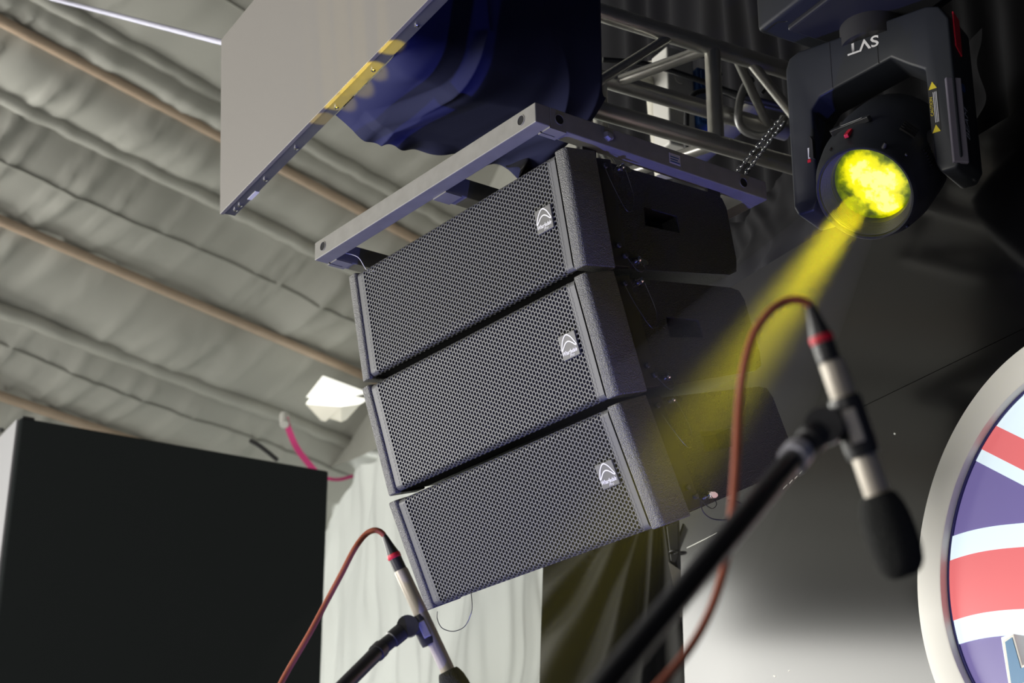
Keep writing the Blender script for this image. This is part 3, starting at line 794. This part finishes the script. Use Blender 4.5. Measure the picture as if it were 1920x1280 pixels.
# head
zc = AX; xc = YW; yc = zc.cross(xc)
HM = frame_matrix(LENS - H0, xc, yc, zc)               # z along the beam, origin at the front ring
hb = MB().lathe([(0.055, -0.315), (0.100, -0.305), (0.122, -0.27), (0.130, -0.20), (0.129, -0.10), (0.121, -0.045), (0.109, -0.018), (0.107, 0.0), (0.1045, 0.003), (0.100, 0.001), (0.0985, -0.006)], HM, 64)
hb.f.pop()                                             # open the front
head = hb.build('head', M_MH, mh, smooth=True)
gr = []
for i in range(9):
    h = -0.004 - 0.0048 * i; r = 0.0985 - 0.0012 * i
    gr += [(r, h), (r - 0.0014, h - 0.0006), (r - 0.0014, h - 0.0030), (r, h - 0.0036)]
gr += [(0.086, -0.052), (0.083, -0.062)]
g_ = MB().lathe(gr, HM, 64); g_.f = g_.f[:-2]
g_.build('lens_barrel', mat('barrel_black_metal', (0.14, 0.14, 0.13), 0.35), head)
# lens: glowing glass, slightly domed
le = []
for i in range(13):
    r = 0.086 * (1 - i / 12.0); le.append((max(r, 0.0005), -0.060 + 0.012 * (1 - (r / 0.086) ** 2)))
M_LENS = bpy.data.materials.new('glowing_yellow_lens'); M_LENS.use_nodes = True
nt = M_LENS.node_tree; pb = nt.nodes['Principled BSDF']; pb.inputs['Roughness'].default_value = 0.45; pb.inputs['Base Color'].default_value = (0.05, 0.06, 0.0, 1)
tc = nt.nodes.new('ShaderNodeTexCoord')
mp_ = nt.nodes.new('ShaderNodeVectorMath'); mp_.operation = 'ADD'
_l2 = nt.nodes.new('ShaderNodeVectorMath'); _l2.operation = 'DISTANCE'
nt.links.new(tc.outputs['Object'], mp_.inputs[0]); mp_.inputs[1].default_value = (0, 0, 0)
def blob(center, radius):
    d = nt.nodes.new('ShaderNodeVectorMath'); d.operation = 'DISTANCE'; d.inputs[1].default_value = center
    nt.links.new(tc.outputs['Object'], d.inputs[0])
    r = nt.nodes.new('ShaderNodeMapRange'); r.interpolation_type = 'SMOOTHERSTEP'
    r.inputs['From Min'].default_value = radius; r.inputs['From Max'].default_value = radius * 0.25
    nt.links.new(d.outputs['Value'], r.inputs['Value']); return r
lp_ = lambda x, y: tuple(HM @ Vector((x, y, -0.055)))
# HM axes: x to the image right, y roughly up in the picture is -y
LBL = [blob(lp_(-0.008, 0.026), 0.070), blob(lp_(0.030, -0.004), 0.060), blob(lp_(0.012, -0.048), 0.055), blob(lp_(0.0, -0.010), 0.06)]
add = LBL[0].outputs['Result']
for b_ in LBL[1:]:
    mm = nt.nodes.new('ShaderNodeMath'); mm.operation = 'MAXIMUM'; nt.links.new(add, mm.inputs[0]); nt.links.new(b_.outputs['Result'], mm.inputs[1]); add = mm.outputs[0]
nz = nt.nodes.new('ShaderNodeTexNoise'); nz.inputs['Scale'].default_value = 60; nz.inputs['Detail'].default_value = 6
nt.links.new(tc.outputs['Object'], nz.inputs['Vector'])
ml = nt.nodes.new('ShaderNodeMath'); ml.operation = 'MULTIPLY_ADD'
nr = nt.nodes.new('ShaderNodeMapRange'); nr.inputs['From Min'].default_value = 0.3; nr.inputs['From Max'].default_value = 0.7; nr.inputs['To Min'].default_value = -0.18; nr.inputs['To Max'].default_value = 0.22
nt.links.new(nz.outputs['Fac'], nr.inputs['Value'])
ml.inputs[1].default_value = 1.0; nt.links.new(add, ml.inputs[0]); nt.links.new(nr.outputs['Result'], ml.inputs[2])
cr = nt.nodes.new('ShaderNodeValToRGB'); e = cr.color_ramp.elements
e[0].position = 0.0; e[0].color = (0.05, 0.075, 0.0, 1); e[1].position = 1.0; e[1].color = (1.7, 1.55, 0.30, 1)
x = e.new(0.25); x.color = (0.20, 0.25, 0.0, 1)
x = e.new(0.55); x.color = (0.85, 0.80, 0.0, 1)
x = e.new(0.85); x.color = (1.05, 0.97, 0.0, 1)
nt.links.new(ml.outputs[0], cr.inputs['Fac']); nt.links.new(cr.outputs['Color'], pb.inputs['Emission Color']); pb.inputs['Emission Strength'].default_value = 1.0
l_ = MB().lathe(le, HM, 64); l_.f = l_.f[:-2]
l_.build('lens', M_LENS, head, smooth=True)
# red accent, oval plate, vents and screws on the head shell
def on_head(ang, h, r):
    """frame on the shell: x around, y towards the front, z outwards"""
    c = HM @ Vector((r * math.cos(ang), r * math.sin(ang), h))
    zo = (HM.to_3x3() @ Vector((math.cos(ang), math.sin(ang), 0))).normalized(); yo_ = (HM.to_3x3() @ Vector((0, 0, 1))).normalized()
    return frame_matrix(c, yo_.cross(zo), yo_, zo)
UPA = math.atan2((HM.to_3x3().inverted() @ Z).y, (HM.to_3x3().inverted() @ Z).x)
MB().prism([(-0.005, -0.017), (0.005, -0.017), (0.006, -0.010), (0.005, 0.017), (-0.005, 0.017)], -0.003, 0.005, on_head(UPA, -0.045, 0.122)).build('red_marker', M_RED, head, bevel=0.001)
pl_ = MB().prism([(-0.045, -0.008), (0.045, -0.008), (0.050, 0.0), (0.045, 0.008), (-0.045, 0.008), (-0.050, 0.0)], -0.008, 0.0035, on_head(UPA + 0.06, -0.09, 0.129)).build('name_plate', M_BLACKSAT, head, bevel=0.001)
MB().ribbon([(-0.030, 0.0), (-0.015, 0.002), (0.0, 0.0), (0.012, 0.002), (0.022, 0.0)], 0.004, 0.0042, on_head(UPA + 0.06, -0.09, 0.129)).build('lettering', M_PRINT, pl_)
sgn = 1 if (HM.to_3x3().inverted() @ YW).x > 0 else -1
for i in range(4):
    MB().box(-0.018, 0.018, -0.0022, 0.0022, -0.004, 0.0012, on_head(UPA - sgn * (0.95), -0.085 - 0.012 * i, 0.129)).build('vent_slot', M_HOLE, head)
for i in range(6):
    MB().box(-0.0016, 0.0016, -0.022, 0.022, -0.004, 0.0012, on_head(UPA - sgn * (1.35 + 0.055 * i), -0.10, 0.1295)).build('vent_slot', M_HOLE, head)
for i in range(4):
    MB().lathe([(0.004, -0.002), (0.004, 0.002), (0.002, 0.003)], on_head(UPA + 0.4 + i * math.pi / 2, -0.03, 0.1155), 10).build('screw', M_BLACKSAT, head, smooth=True)
MB().lathe([(0.006, -0.002), (0.005, 0.006), (0.003, 0.012)], on_head(UPA - sgn * 0.75, -0.012, 0.108), 12).build('lens_catch', M_BLACK, head, smooth=True)
# yoke bearings
for sx in (-1, 1):
    MB().lathe([(0.045, 0.0), (0.045, 0.02)], YM @ Matrix.Translation((sx * 0.13 - 0.01, 0, 0)) @ Matrix.Rotation(math.pi / 2, 4, 'Y'), 24).build('bearing', M_BLACK, mh, smooth=True)
# base box above the yoke, square to the stage
BC = on(1419, 62, S(0, 0, PIV.z + 0.36), Z)            # lower left corner
BMx = frame_matrix(BC - H0, -A, B, Z)                   # x towards camera right, y back, z up
bs = MB().prism([(0.0, 0.0), (0.40, 0.0), (0.40, 0.30), (0.0, 0.30)], 0.0, 0.16, BMx).build('base', M_MH, mh, bevel=0.012, seg=3, smooth=True)
MB().box(0.06, 0.34, 0.04, 0.26, -0.014, 0.002, BMx).build('pan_plate', M_BLACKSAT, bs, bevel=0.005)
MB().lathe([(0.075, -0.05), (0.075, 0.01)], frame_matrix(PIV + Z * 0.345 - H0, Vector((1, 0, 0)), Vector((0, 1, 0)), Z), 32).build('pan_bearing', M_BLACK, mh, smooth=True)
for i in range(5):
    MB().box(0.13 + 0.0, 0.33, -0.0012, 0.001, 0.045 + 0.018 * i, 0.052 + 0.018 * i, BMx).build('vent_slot', M_HOLE, bs)
sp_ = MB().box(-0.0012, 0.001, 0.03, 0.11, 0.05, 0.12, BMx).build('socket_plate', M_BLACKSAT, bs)
MB().lathe([(0.012, 0), (0.012, 0.001)], BMx @ Matrix.Translation((-0.0012, 0.07, 0.09)) @ Matrix.Rotation(-math.pi / 2, 4, 'Y'), 20).build('socket', M_HOLE, sp_)
MB().ribbon([(0.02, 0.012), (0.06, 0.012), (0.075, 0.03)], 0.003, 0.0, BMx @ Matrix.Translation((0, 0, -0.0006))).build('seam', M_CHROME, bs)

# the lamp's own beam
BEAM_D = AX
bl = bpy.data.lights.new('yellow_beam', 'SPOT'); bl.energy = 2500; bl.color = (1.0, 0.86, 0.0); bl.spot_size = rad(9.0); bl.spot_blend = 1.0; bl.shadow_soft_size = 0.03
bo = bpy.data.objects.new('yellow_beam', bl); COL.objects.link(bo); bo.location = LENS + AX * 0.005
bo.rotation_euler = AX.to_track_quat('-Z', 'Y').to_euler()

# ================================================================== round sign on the back wall
SC_A, SC_Z, SR = 2.6412, 2.3806, 0.4555
SB = 2.72
sn = empty('round_sign', S(SC_A, SB, SC_Z)); tag(sn, 'round backlit sign with British flag and white rim on the back wall', 'sign')
SM = frame_matrix(Vector((0, 0, 0)), -A, Z, -B)         # x to the right, y up, z out of the wall
SM = SM.to_4x4()
SF = SM @ Matrix.Translation((0, 0, 0.036))
MB().lathe([(SR, -0.118), (SR, -0.004), (SR - 0.004, 0.0), (SR - 0.070, 0.0), (SR - 0.073, -0.002), (SR - 0.074, -0.030), (SR - 0.074, -0.118)], SM, 160, closed=True).build('rim', M_SIGNRING, sn, smooth=True)
RF = SR - 0.0735
MB().lathe([(RF, -0.075), (RF, -0.020), (RF - 0.006, -0.020), (RF - 0.006, -0.075)], SM, 160, closed=True).build('navy_edge', M_SIGNBACK, sn, smooth=True)
RI = RF - 0.006
circle = [(RI * math.cos(2 * math.pi * k / 120), RI * math.sin(2 * math.pi * k / 120)) for k in range(120)]
M_FBLUE = emis('sign_violet', (0.16, 0.13, 0.33), 0.8); M_FWHITE = emis('sign_white', (0.72, 0.85, 0.92), 0.85); M_FRED = emis('sign_red', (0.74, 0.16, 0.17), 0.8)
MB().prism(circle, -0.08, -0.060, SF).build('flag_field', M_FBLUE, sn)
def clip_circle(poly, R):
    for k in range(72):
        a = 2 * math.pi * k / 72; nx, ny = math.cos(a), math.sin(a); out = []
        for i in range(len(poly)):
            p, q = poly[i], poly[(i + 1) % len(poly)]
            dp = p[0] * nx + p[1] * ny - R; dq = q[0] * nx + q[1] * ny - R
            if dp <= 0: out.append(p)
            if (dp < 0) != (dq < 0) and dp != dq:
                t = dp / (dp - dq); out.append((p[0] + (q[0] - p[0]) * t, p[1] + (q[1] - p[1]) * t))
        poly = out
        if len(poly) < 3: return []
    return poly
def wave(x, y): return (x, y + 0.03 * math.cos((x + 0.36) * 7.0))
def band(name, p0, p1, h0, h1, z, material, wavy=True):
    """strip from p0 to p1 between offsets h0 and h1, bent by the flag's wave, cut to the disc"""
    m = MB(); p0 = Vector(p0); p1 = Vector(p1); d = (p1 - p0); n = Vector((-d.y, d.x)).normalized(); N = 60
    for i in range(N):
        a = p0 + d * (i / N); b = p0 + d * ((i + 1) / N)
        q = [a + n * h0, b + n * h0, b + n * h1, a + n * h1]
        q = [wave(v.x, v.y) if wavy else (v.x, v.y) for v in q]
        q = clip_circle(q, RI)
        if len(q) >= 3: m.prism(q, -0.060, z, SF)
    return m.build(name, material, sn)
for sx in (1, -1):
    for sy in (1, -1):
        a0, a1 = (0.0, 0.145 if sy > 0 else -0.115), (sx * 0.5, 0.50 if sy > 0 else -0.47)
        up_ = (sx * sy < 0)                              # which side of the strip looks away from the centre
        band('diagonal_white', a0, a1, *((-0.110, 0.056) if up_ else (-0.056, 0.110)), -0.0588, M_FWHITE, False)
        band('diagonal_red', a0, a1, -0.0285, 0.0285, -0.0580, M_FRED, False)
band('cross_white', (-0.46, -0.010), (0.46, -0.010), -0.118, 0.107, -0.0572, M_FWHITE)
band('cross_white', (0.0, -0.50), (0.0, 0.46), -0.112, 0.112, -0.0572, M_FWHITE)
band('cross_red', (-0.46, -0.010), (0.46, -0.010), -0.067, 0.058, -0.0564, M_FRED)
band('cross_red', (0.0, -0.50), (0.0, 0.46), -0.062, 0.062, -0.0564, M_FRED)
# raised letter in front of the flag, only its lower left corner is in the picture
LS = SF @ Matrix.Translation((0.038, -0.024, 0))
lt = [(-0.238, -0.108), (-0.205, -0.100), (-0.190, -0.165), (-0.10, -0.160), (-0.10, -0.205), (-0.232, -0.205)]
MB().prism([(-0.275, -0.088), (-0.190, -0.085), (-0.170, -0.145), (-0.07, -0.140), (-0.07, -0.235), (-0.262, -0.235)], -0.0564, -0.052, LS).build('letter_halo', M_FWHITE, sn, bevel=0.004)
MB().prism(lt, -0.052, -0.020, LS).build('letter_block', M_SIGNRING, sn, bevel=0.002)
MB().prism([(x * 0.985 - 0.0, y) for x, y in [(-0.232, -0.112), (-0.212, -0.107), (-0.196, -0.171), (-0.105, -0.166), (-0.105, -0.199), (-0.226, -0.199)]], -0.020, -0.0185, LS).build('letter_face', mat('letter_blue', (0.10, 0.25, 0.45), 0.4), sn)

# ================================================================== draped column, pole and strap below the array
ck = np.linspace(0, 1, 150); cz = np.linspace(0, 1, 110)
CU, CV = np.meshgrid(ck, cz, indexing='ij')
DC = 5.55
gx0 = at(1022, 1000, DC); gx1 = at(1276, 1000, DC)
ptop = at(1204, 985, DC)
# cloth: narrow gather at the right of the top, full width lower down
Lx = gx0.x; Rx = gx1.x + 0.05; wv = (Rx - Lx)
ztop = at(1150, 940, DC).z; zlow = 1.0
hgt = ztop - CV * (ztop - zlow)
spread = np.clip(CV / 0.32, 0, 1) ** 0.8
xr_top = Lx + wv * 0.80
left = Lx - 0.012 * CV * 6
right = xr_top + (Rx - xr_top) * spread
xx = left + (right - left) * CU
xg = Lx + wv * 0.745; fxx = xx - xg; fzz = ztop - hgt + 0.10       # folds fan out from the tie at the upper right
fan = np.arctan2(fxx, fzz); rdd = np.sqrt(fxx ** 2 + fzz ** 2)
fold = np.sin(fan * 30 + 2.5 * vnoise(fan * 5 + 9, rdd * 2, 51)) * (0.4 + 0.9 * vnoise(fan * 9 + 20, rdd * 1.5, 53))
yy = gx0.y + 0.026 * fold * np.clip(0.25 + rdd * 1.6, 0, 1) + 0.05 * (vnoise(CU * 4, CV * 5, 52) - 0.5) + 0.10 * (CU - 0.5) ** 2
o = grid('draped_column', xx, yy, hgt, mat('sheer_black_drape', (0.035, 0.035, 0.032), 0.6, spec=0.3)); tag(o, 'black cloth gathered and draped over a column below the lowest speaker', 'cloth')
o = MB().tube([at(1249, 960, 5.75), at(1262, 1300, 5.6), Vector((at(1262, 1300, 5.6).x, at(1262, 1300, 5.6).y, 0))], 0.016, 16).build('tent_pole', M_WHITE, smooth=True)
tag(o, 'pale tent pole beside the left edge of the back wall', 'pole')
st = empty('hanging_strap', at(1262, 1040, 5.2)); tag(st, 'black strap with metal ring hanging left of the back wall edge', 'strap')
STM = frame_matrix(Vector((0, 0, 0)), Vector((1, 0, 0)), UPV, -FWD)
MB().prism([(-0.017, 0.075), (0.014, 0.085), (0.014, -0.005), (0.006, -0.02), (-0.006, -0.016)], -0.003, 0.003, STM).build('webbing', M_BLACK, st, bevel=0.002)
pr = [Vector((0.010 * math.cos(2 * math.pi * k / 20), 0.014 * math.sin(2 * math.pi * k / 20) - 0.016, 0.003)) for k in range(21)]
MB().tube(pr + [pr[1]], 0.0028, 8, caps=False).build('ring', M_BLACKSAT, st, smooth=True)
o = MB().prism([(-0.012, 0.045), (0.024, 0.020), (0.024, -0.10), (0.018, -0.10)], -0.002, 0.002, frame_matrix(at(1262, 1085, 5.25), Vector((1, 0, 0)), UPV, -FWD)).build('wall_gusset', mat('dull_grey_metal', (0.20, 0.19, 0.16), 0.5))
tag(o, 'grey triangular gusset plate at the left edge of the back wall', 'bracket')

# ================================================================== roof vent lamp and pink straps
vent_d = 11.3
vn = empty('roof_vent', at(622, 755, vent_d)); tag(vn, 'bright white roof vent glowing in the grey tent lining', 'vent')
def vp(x, y, d): return at(x, y, d) - vn.location
top4 = [vp(605, 716, vent_d + 0.35), vp(573, 757, vent_d + 0.05), vp(640, 762, vent_d - 0.15), vp(690, 748, vent_d + 0.1)]
M_VENT = emis('glowing_vent_fabric', (1.0, 1.0, 0.9), 1.3)
m = MB(); m.add([top4[0], top4[1], top4[2], vp(676, 757, vent_d - 0.05), top4[3], vp(650, 741, vent_d + 0.25)], [(0, 1, 2, 3, 4, 5)])
m.add([v + Z * 0.04 for v in top4], [(0, 1, 2, 3)])
m.build('vent_panel', M_VENT, vn)
m = MB(); e0 = [vp(573, 757, vent_d + 0.05), vp(640, 762, vent_d - 0.15), vp(676, 757, vent_d - 0.05)]
lo = [vp(602, 788, vent_d + 0.05), vp(610, 790, vent_d), vp(618, 784, vent_d), vp(640, 791, vent_d - 0.05), vp(650, 786, vent_d)]
m.add(e0 + lo, [(0, 3, 4, 1), (4, 5, 1), (5, 6, 1), (6, 7, 2, 1)])
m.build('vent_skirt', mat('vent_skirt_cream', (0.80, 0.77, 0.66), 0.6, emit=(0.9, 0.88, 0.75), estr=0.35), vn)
def strap(name, pts, w, label):
    pp = smooth_path([at(*p) for p in pts], 6); m = MB(); vs = []
    for i, p in enumerate(pp):
        t = (pp[min(i + 1, len(pp) - 1)] - pp[max(i - 1, 0)]).normalized(); sd = t.cross(FWD).normalized()
        for dz in (0, 0.004):
            for sg_ in (-1, 1): vs.append(p + sd * sg_ * w / 2 + FWD * dz)
    fs = []
    for i in range(len(pp) - 1):
        a = 4 * i; b = a + 4; fs += [(a, a + 1, b + 1, b), (a + 2, b + 2, b + 3, a + 3), (a, b, b + 2, a + 2), (a + 1, a + 3, b + 3, b + 1)]
    m.add(vs, fs); o = m.build(name, M_PINK); tag(o, label, 'strap')
strap('ratchet_strap', [(535, 783, 10.9), (545, 815, 10.9), (560, 845, 10.9), (588, 880, 10.9), (600, 892, 10.9)], 0.034, 'pink strap hanging down from the tent lining behind the LED tower')
strap('ratchet_strap', [(600, 893, 10.9), (622, 898, 10.9), (640, 898, 10.95), (662, 892, 11.0)], 0.018, 'pink strap lying along the foot of the tent lining above the pale wall')
o = MB().tube([at(533, 778, 10.95), at(533, 796, 10.88)], 0.026, 10).build('knotted_lining', M_WHITE, smooth=True); tag(o, 'pale fabric knot where the pink strap is tied to the lining', 'knot')
o = MB().tube(smooth_path([at(470, 826, 10.6), at(490, 838, 10.55), at(520, 862, 10.5)], 6), 0.012, 8).build('dark_cord', M_BLACK, smooth=True); tag(o, 'dark cord hanging from the lining just above the LED tower', 'cord')

# ================================================================== microphones
def lerp(a, b, t): return a + (b - a) * t
def make_mic(p_xlr, p_body0, p_body1, p_tip, rb, label, foam_r):
    root = empty('pencil_microphone', p_body0); tag(root, label, 'microphone', 'pencil microphones on boom stands')
    O = root.location.copy()
    ax = (p_body1 - p_body0).normalized()
    def fm(p): 
        x = ax.cross(Vector((0, 0, 1))).normalized(); return frame_matrix(p - O, x, ax.cross(x), ax)
    L = (p_body1 - p_body0).length
    MB().lathe([(rb * 0.92, 0), (rb, 0.003), (rb, L * 0.42), (rb * 0.98, L * 0.425), (rb, L * 0.43), (rb, L)], fm(p_body0), 32).build('mic_body', M_SILVER, root, smooth=True)
    Lf = (p_tip - p_body1).length; pr = []
    for i in range(15):
        t = i / 14.0; pr.append((foam_r * max(0.02, math.sin(math.pi * (0.10 + 0.90 * t) ** 0.75) ** 0.42) if t > 0 else foam_r * 0.72, Lf * t))
    pr = [(foam_r * f, Lf * t) for f, t in ((0.66, -0.06), (0.78, 0.0), (0.92, 0.12), (1.0, 0.30), (1.02, 0.50), (1.0, 0.70), (0.90, 0.85), (0.70, 0.95), (0.40, 0.995), (0.02, 1.0))]
    MB().lathe(pr, fm(p_body1), 32).build('foam_windscreen', M_FOAMBLK, root, smooth=True)
    Lx = (p_body0 - p_xlr).length
    x = MB().lathe([(rb * 0.30, 0), (rb * 0.42, Lx * 0.08), (rb * 0.62, Lx * 0.30), (rb * 0.86, Lx * 0.52), (rb * 0.90, Lx * 0.60), (rb * 0.90, Lx * 1.0)], fm(p_xlr), 28).build('xlr_connector', M_BLACKSAT, root, smooth=True)
    MB().lathe([(rb * 0.93, Lx * 0.545), (rb * 0.97, Lx * 0.56), (rb * 0.97, Lx * 0.66), (rb * 0.93, Lx * 0.675)], fm(p_xlr), 28).build('red_ring', M_RED, x, smooth=True)
    return root, ax
def make_stand(p_clip, ax, rb, p_elbow, p_arm0, p_arm1, p_end, arm_r, label):
    """clip round the microphone, elbow, boom arm, and the stand that carries it outside the picture"""
    base = Vector((p_end.x, p_end.y, 0.0))
    root = empty('boom_stand', base); tag(root, label, 'microphone stand', 'boom stands')
    O = root.location.copy()
    x = ax.cross(Vector((0, 0, 1))).normalized(); M = frame_matrix(p_clip - O, x, ax.cross(x), ax)
    cl = MB().lathe([(rb * 1.02, -0.026), (rb * 1.28, -0.026), (rb * 1.36, -0.018), (rb * 1.36, 0.018), (rb * 1.28, 0.026), (rb * 1.02, 0.026)], M, 28, closed=True).build('mic_clip', M_BLACKSAT, root, smooth=True)
    # pale printed window facing the camera
    vdir = (CAM - p_clip).normalized(); vdir = (vdir - ax * vdir.dot(ax)).normalized(); sd = ax.cross(vdir)
    WMx = frame_matrix(p_clip - O, sd, ax, vdir)
    MB().prism([(-rb * 0.55, -0.015), (rb * 0.55, -0.015), (rb * 0.55, 0.015), (-rb * 0.55, 0.015)], rb * 1.0, rb * 1.40, WMx).build('window', mat('clip_window_grey', (0.50, 0.47, 0.42), 0.5), cl, bevel=0.002)
    # elbow
    pe = p_elbow - O; pc = p_clip - O; pa = p_arm0 - O
    MB().tube(smooth_path([pc, lerp(pc, pe, 0.6), pe, lerp(pe, pa, 0.35)], 6), [rb * 0.75] * 19, 14).build('elbow', M_BLACKSAT, root, smooth=True)
    MB().tube([pe - vdir * 0.014, pe + vdir * 0.014], rb * 1.5, 20).build('pivot_knob', M_BLACKSAT, root, smooth=True)
    MB().tube([lerp(pe, pa, 0.25), lerp(pe, pa, 0.6), lerp(pe, pa, 0.62), pa], [rb * 1.2, rb * 1.2, rb * 1.0, rb * 1.05], 18).build('adapter', M_BLACKSAT, root, smooth=True)
    d = (p_arm1 - p_arm0).normalized()
    MB().tube([pa, pa + d * 0.018], rb * 1.2, 18).build('locking_nut', mat('pale_nut', (0.55, 0.55, 0.62), 0.35) if rb < 0.0112 and p_clip.y < 2 else M_BLACKSAT, root, smooth=True)
    MB().tube([pa + d * 0.018, p_arm1 - O, p_end - O], arm_r, 18).build('boom_arm', M_BOOM, root, smooth=True)
    MB().lathe([(0.030, -0.03), (0.034, -0.02), (0.034, 0.02), (0.030, 0.03)], Matrix.Translation(p_end - O), 20).build('clutch', M_BLACKSAT, root, smooth=True)
    MB().tube([Vector((0, 0, p_end.z)), Vector((0, 0, 0.30))], 0.010, 14).build('upright', M_BOOM, root, smooth=True)
    MB().tube([Vector((0, 0, p_end.z * 0.62)), Vector((0, 0, 0.12))], 0.014, 14).build('outer_tube', M_BOOM, root, smooth=True)
    for k in range(3):
        a = 2 * math.pi * k / 3 + 0.4; v = Vector((math.cos(a), math.sin(a), 0))
        lg = MB().tube([Vector((0, 0, 0.30)) + v * 0.015, v * 0.32 + Vector((0, 0, 0.014))], 0.008, 12).build('leg', M_BOOM, root, smooth=True)
        MB().tube([v * 0.29 + Vector((0, 0, 0.028)), v * 0.335 + Vector((0, 0, 0.010))], 0.0105, 12).build('rubber_foot', M_BLACK, lg, smooth=True)
    return root

# near microphone at the right
rb = 0.0108
mic1, ax1 = make_mic(at(1519, 572, 1.70), at(1558, 676, 1.695), at(1648, 936, 1.675), at(1698, 1082, 1.665), rb, 'near silver pencil microphone with black foam, at right below the yellow beam', 0.0215)
make_stand(at(1601, 800, 1.685), ax1, rb, at(1545, 800, 1.675), at(1497, 848, 1.65), at(1130, 1290, 1.26), at(1000, 1447, 1.15), 0.0098, 'near black boom stand crossing the lower middle, holding the right microphone')
cable('microphone_cable', [(1519, 573, 1.70), (1500, 562, 1.70), (1470, 566, 1.70), (1440, 588, 1.69), (1413, 628, 1.68), (1395, 690, 1.67), (1386, 760, 1.66), (1381, 850, 1.64), (1374, 950, 1.62), (1362, 1045, 1.60), (1338, 1130, 1.58), (1300, 1205, 1.55), (1245, 1275, 1.5), (1180, 1340, 1.45), (1080, 1440, 1.36), (1010, 1600, 1.28), (1000, 2000, 1.2), (1005, 2600, 1.15)],
      0.0037, 'red brown cable arching from the near right microphone and down', M_CABLE)
# farther microphone at the left
rb2 = 0.0122; K2 = 3.32 / 2.93
mic2, ax2 = make_mic(at(720, 1002, 2.95 * K2), at(751, 1068, 2.94 * K2), at(842, 1262, 2.91 * K2), at(880, 1345, 2.90 * K2), rb2, 'farther silver pencil microphone at lower left in front of the lowest speaker', 0.0245)
make_stand(at(796, 1180, 2.925 * K2), ax2, rb2, at(765, 1174, 2.91 * K2), at(715, 1215, 2.88 * K2), at(640, 1290, 2.78 * K2), at(470, 1462, 2.55 * K2), 0.0125, 'farther black boom stand at the lower edge holding the left microphone')
cable('microphone_cable', [(x, y, d * K2) for x, y, d in [(720, 1003, 2.95), (712, 996, 2.95), (700, 994, 2.95), (684, 1003, 2.95), (664, 1030, 2.94), (640, 1076, 2.93), (612, 1128, 2.92), (580, 1188, 2.90), (525, 1284, 2.87), (470, 1400, 2.8), (440, 1600, 2.7), (445, 2000, 2.6), (455, 2500, 2.5)]],
      0.0049, 'red brown cable hanging from the farther left microphone', M_CABLE)

# ================================================================== haze lit by the moving head
hz = MB(); R0, R1, LN = 0.05, 0.30, 2.0
QM = frame_matrix(LENS + AX * 0.012, xc, yc, zc)
hz.lathe([(R0, 0.0), (R1, LN)], QM, 40)
M_HAZE = bpy.data.materials.new('haze'); M_HAZE.use_nodes = True
nt = M_HAZE.node_tree; nt.nodes.clear()
o_ = nt.nodes.new('ShaderNodeOutputMaterial'); v_ = nt.nodes.new('ShaderNodeVolumeScatter')
v_.inputs['Color'].default_value = (1, 1, 1, 1); v_.inputs['Density'].default_value = 0.10; v_.inputs['Anisotropy'].default_value = 0.0
tc_ = nt.nodes.new('ShaderNodeTexCoord'); sb_ = nt.nodes.new('ShaderNodeVectorMath'); sb_.operation = 'SUBTRACT'; sb_.inputs[1].default_value = LENS
dt_ = nt.nodes.new('ShaderNodeVectorMath'); dt_.operation = 'DOT_PRODUCT'; dt_.inputs[1].default_value = AX
nt.links.new(tc_.outputs['Object'], sb_.inputs[0]); nt.links.new(sb_.outputs['Vector'], dt_.inputs[0])
mr_ = nt.nodes.new('ShaderNodeMapRange'); mr_.inputs['From Min'].default_value = 0.1; mr_.inputs['From Max'].default_value = 1.35
mr_.inputs['To Min'].default_value = 0.13; mr_.inputs['To Max'].default_value = 0.012      # the haze hangs thickest near the lamp
nt.links.new(dt_.outputs['Value'], mr_.inputs['Value']); nt.links.new(mr_.outputs['Result'], v_.inputs['Density'])
nt.links.new(v_.outputs[0], o_.inputs['Volume'])
hzo = hz.build('haze', M_HAZE, smooth=True)
tag(hzo, 'thin haze in the air lit by the yellow beam of the moving head', 'haze', kind='stuff')
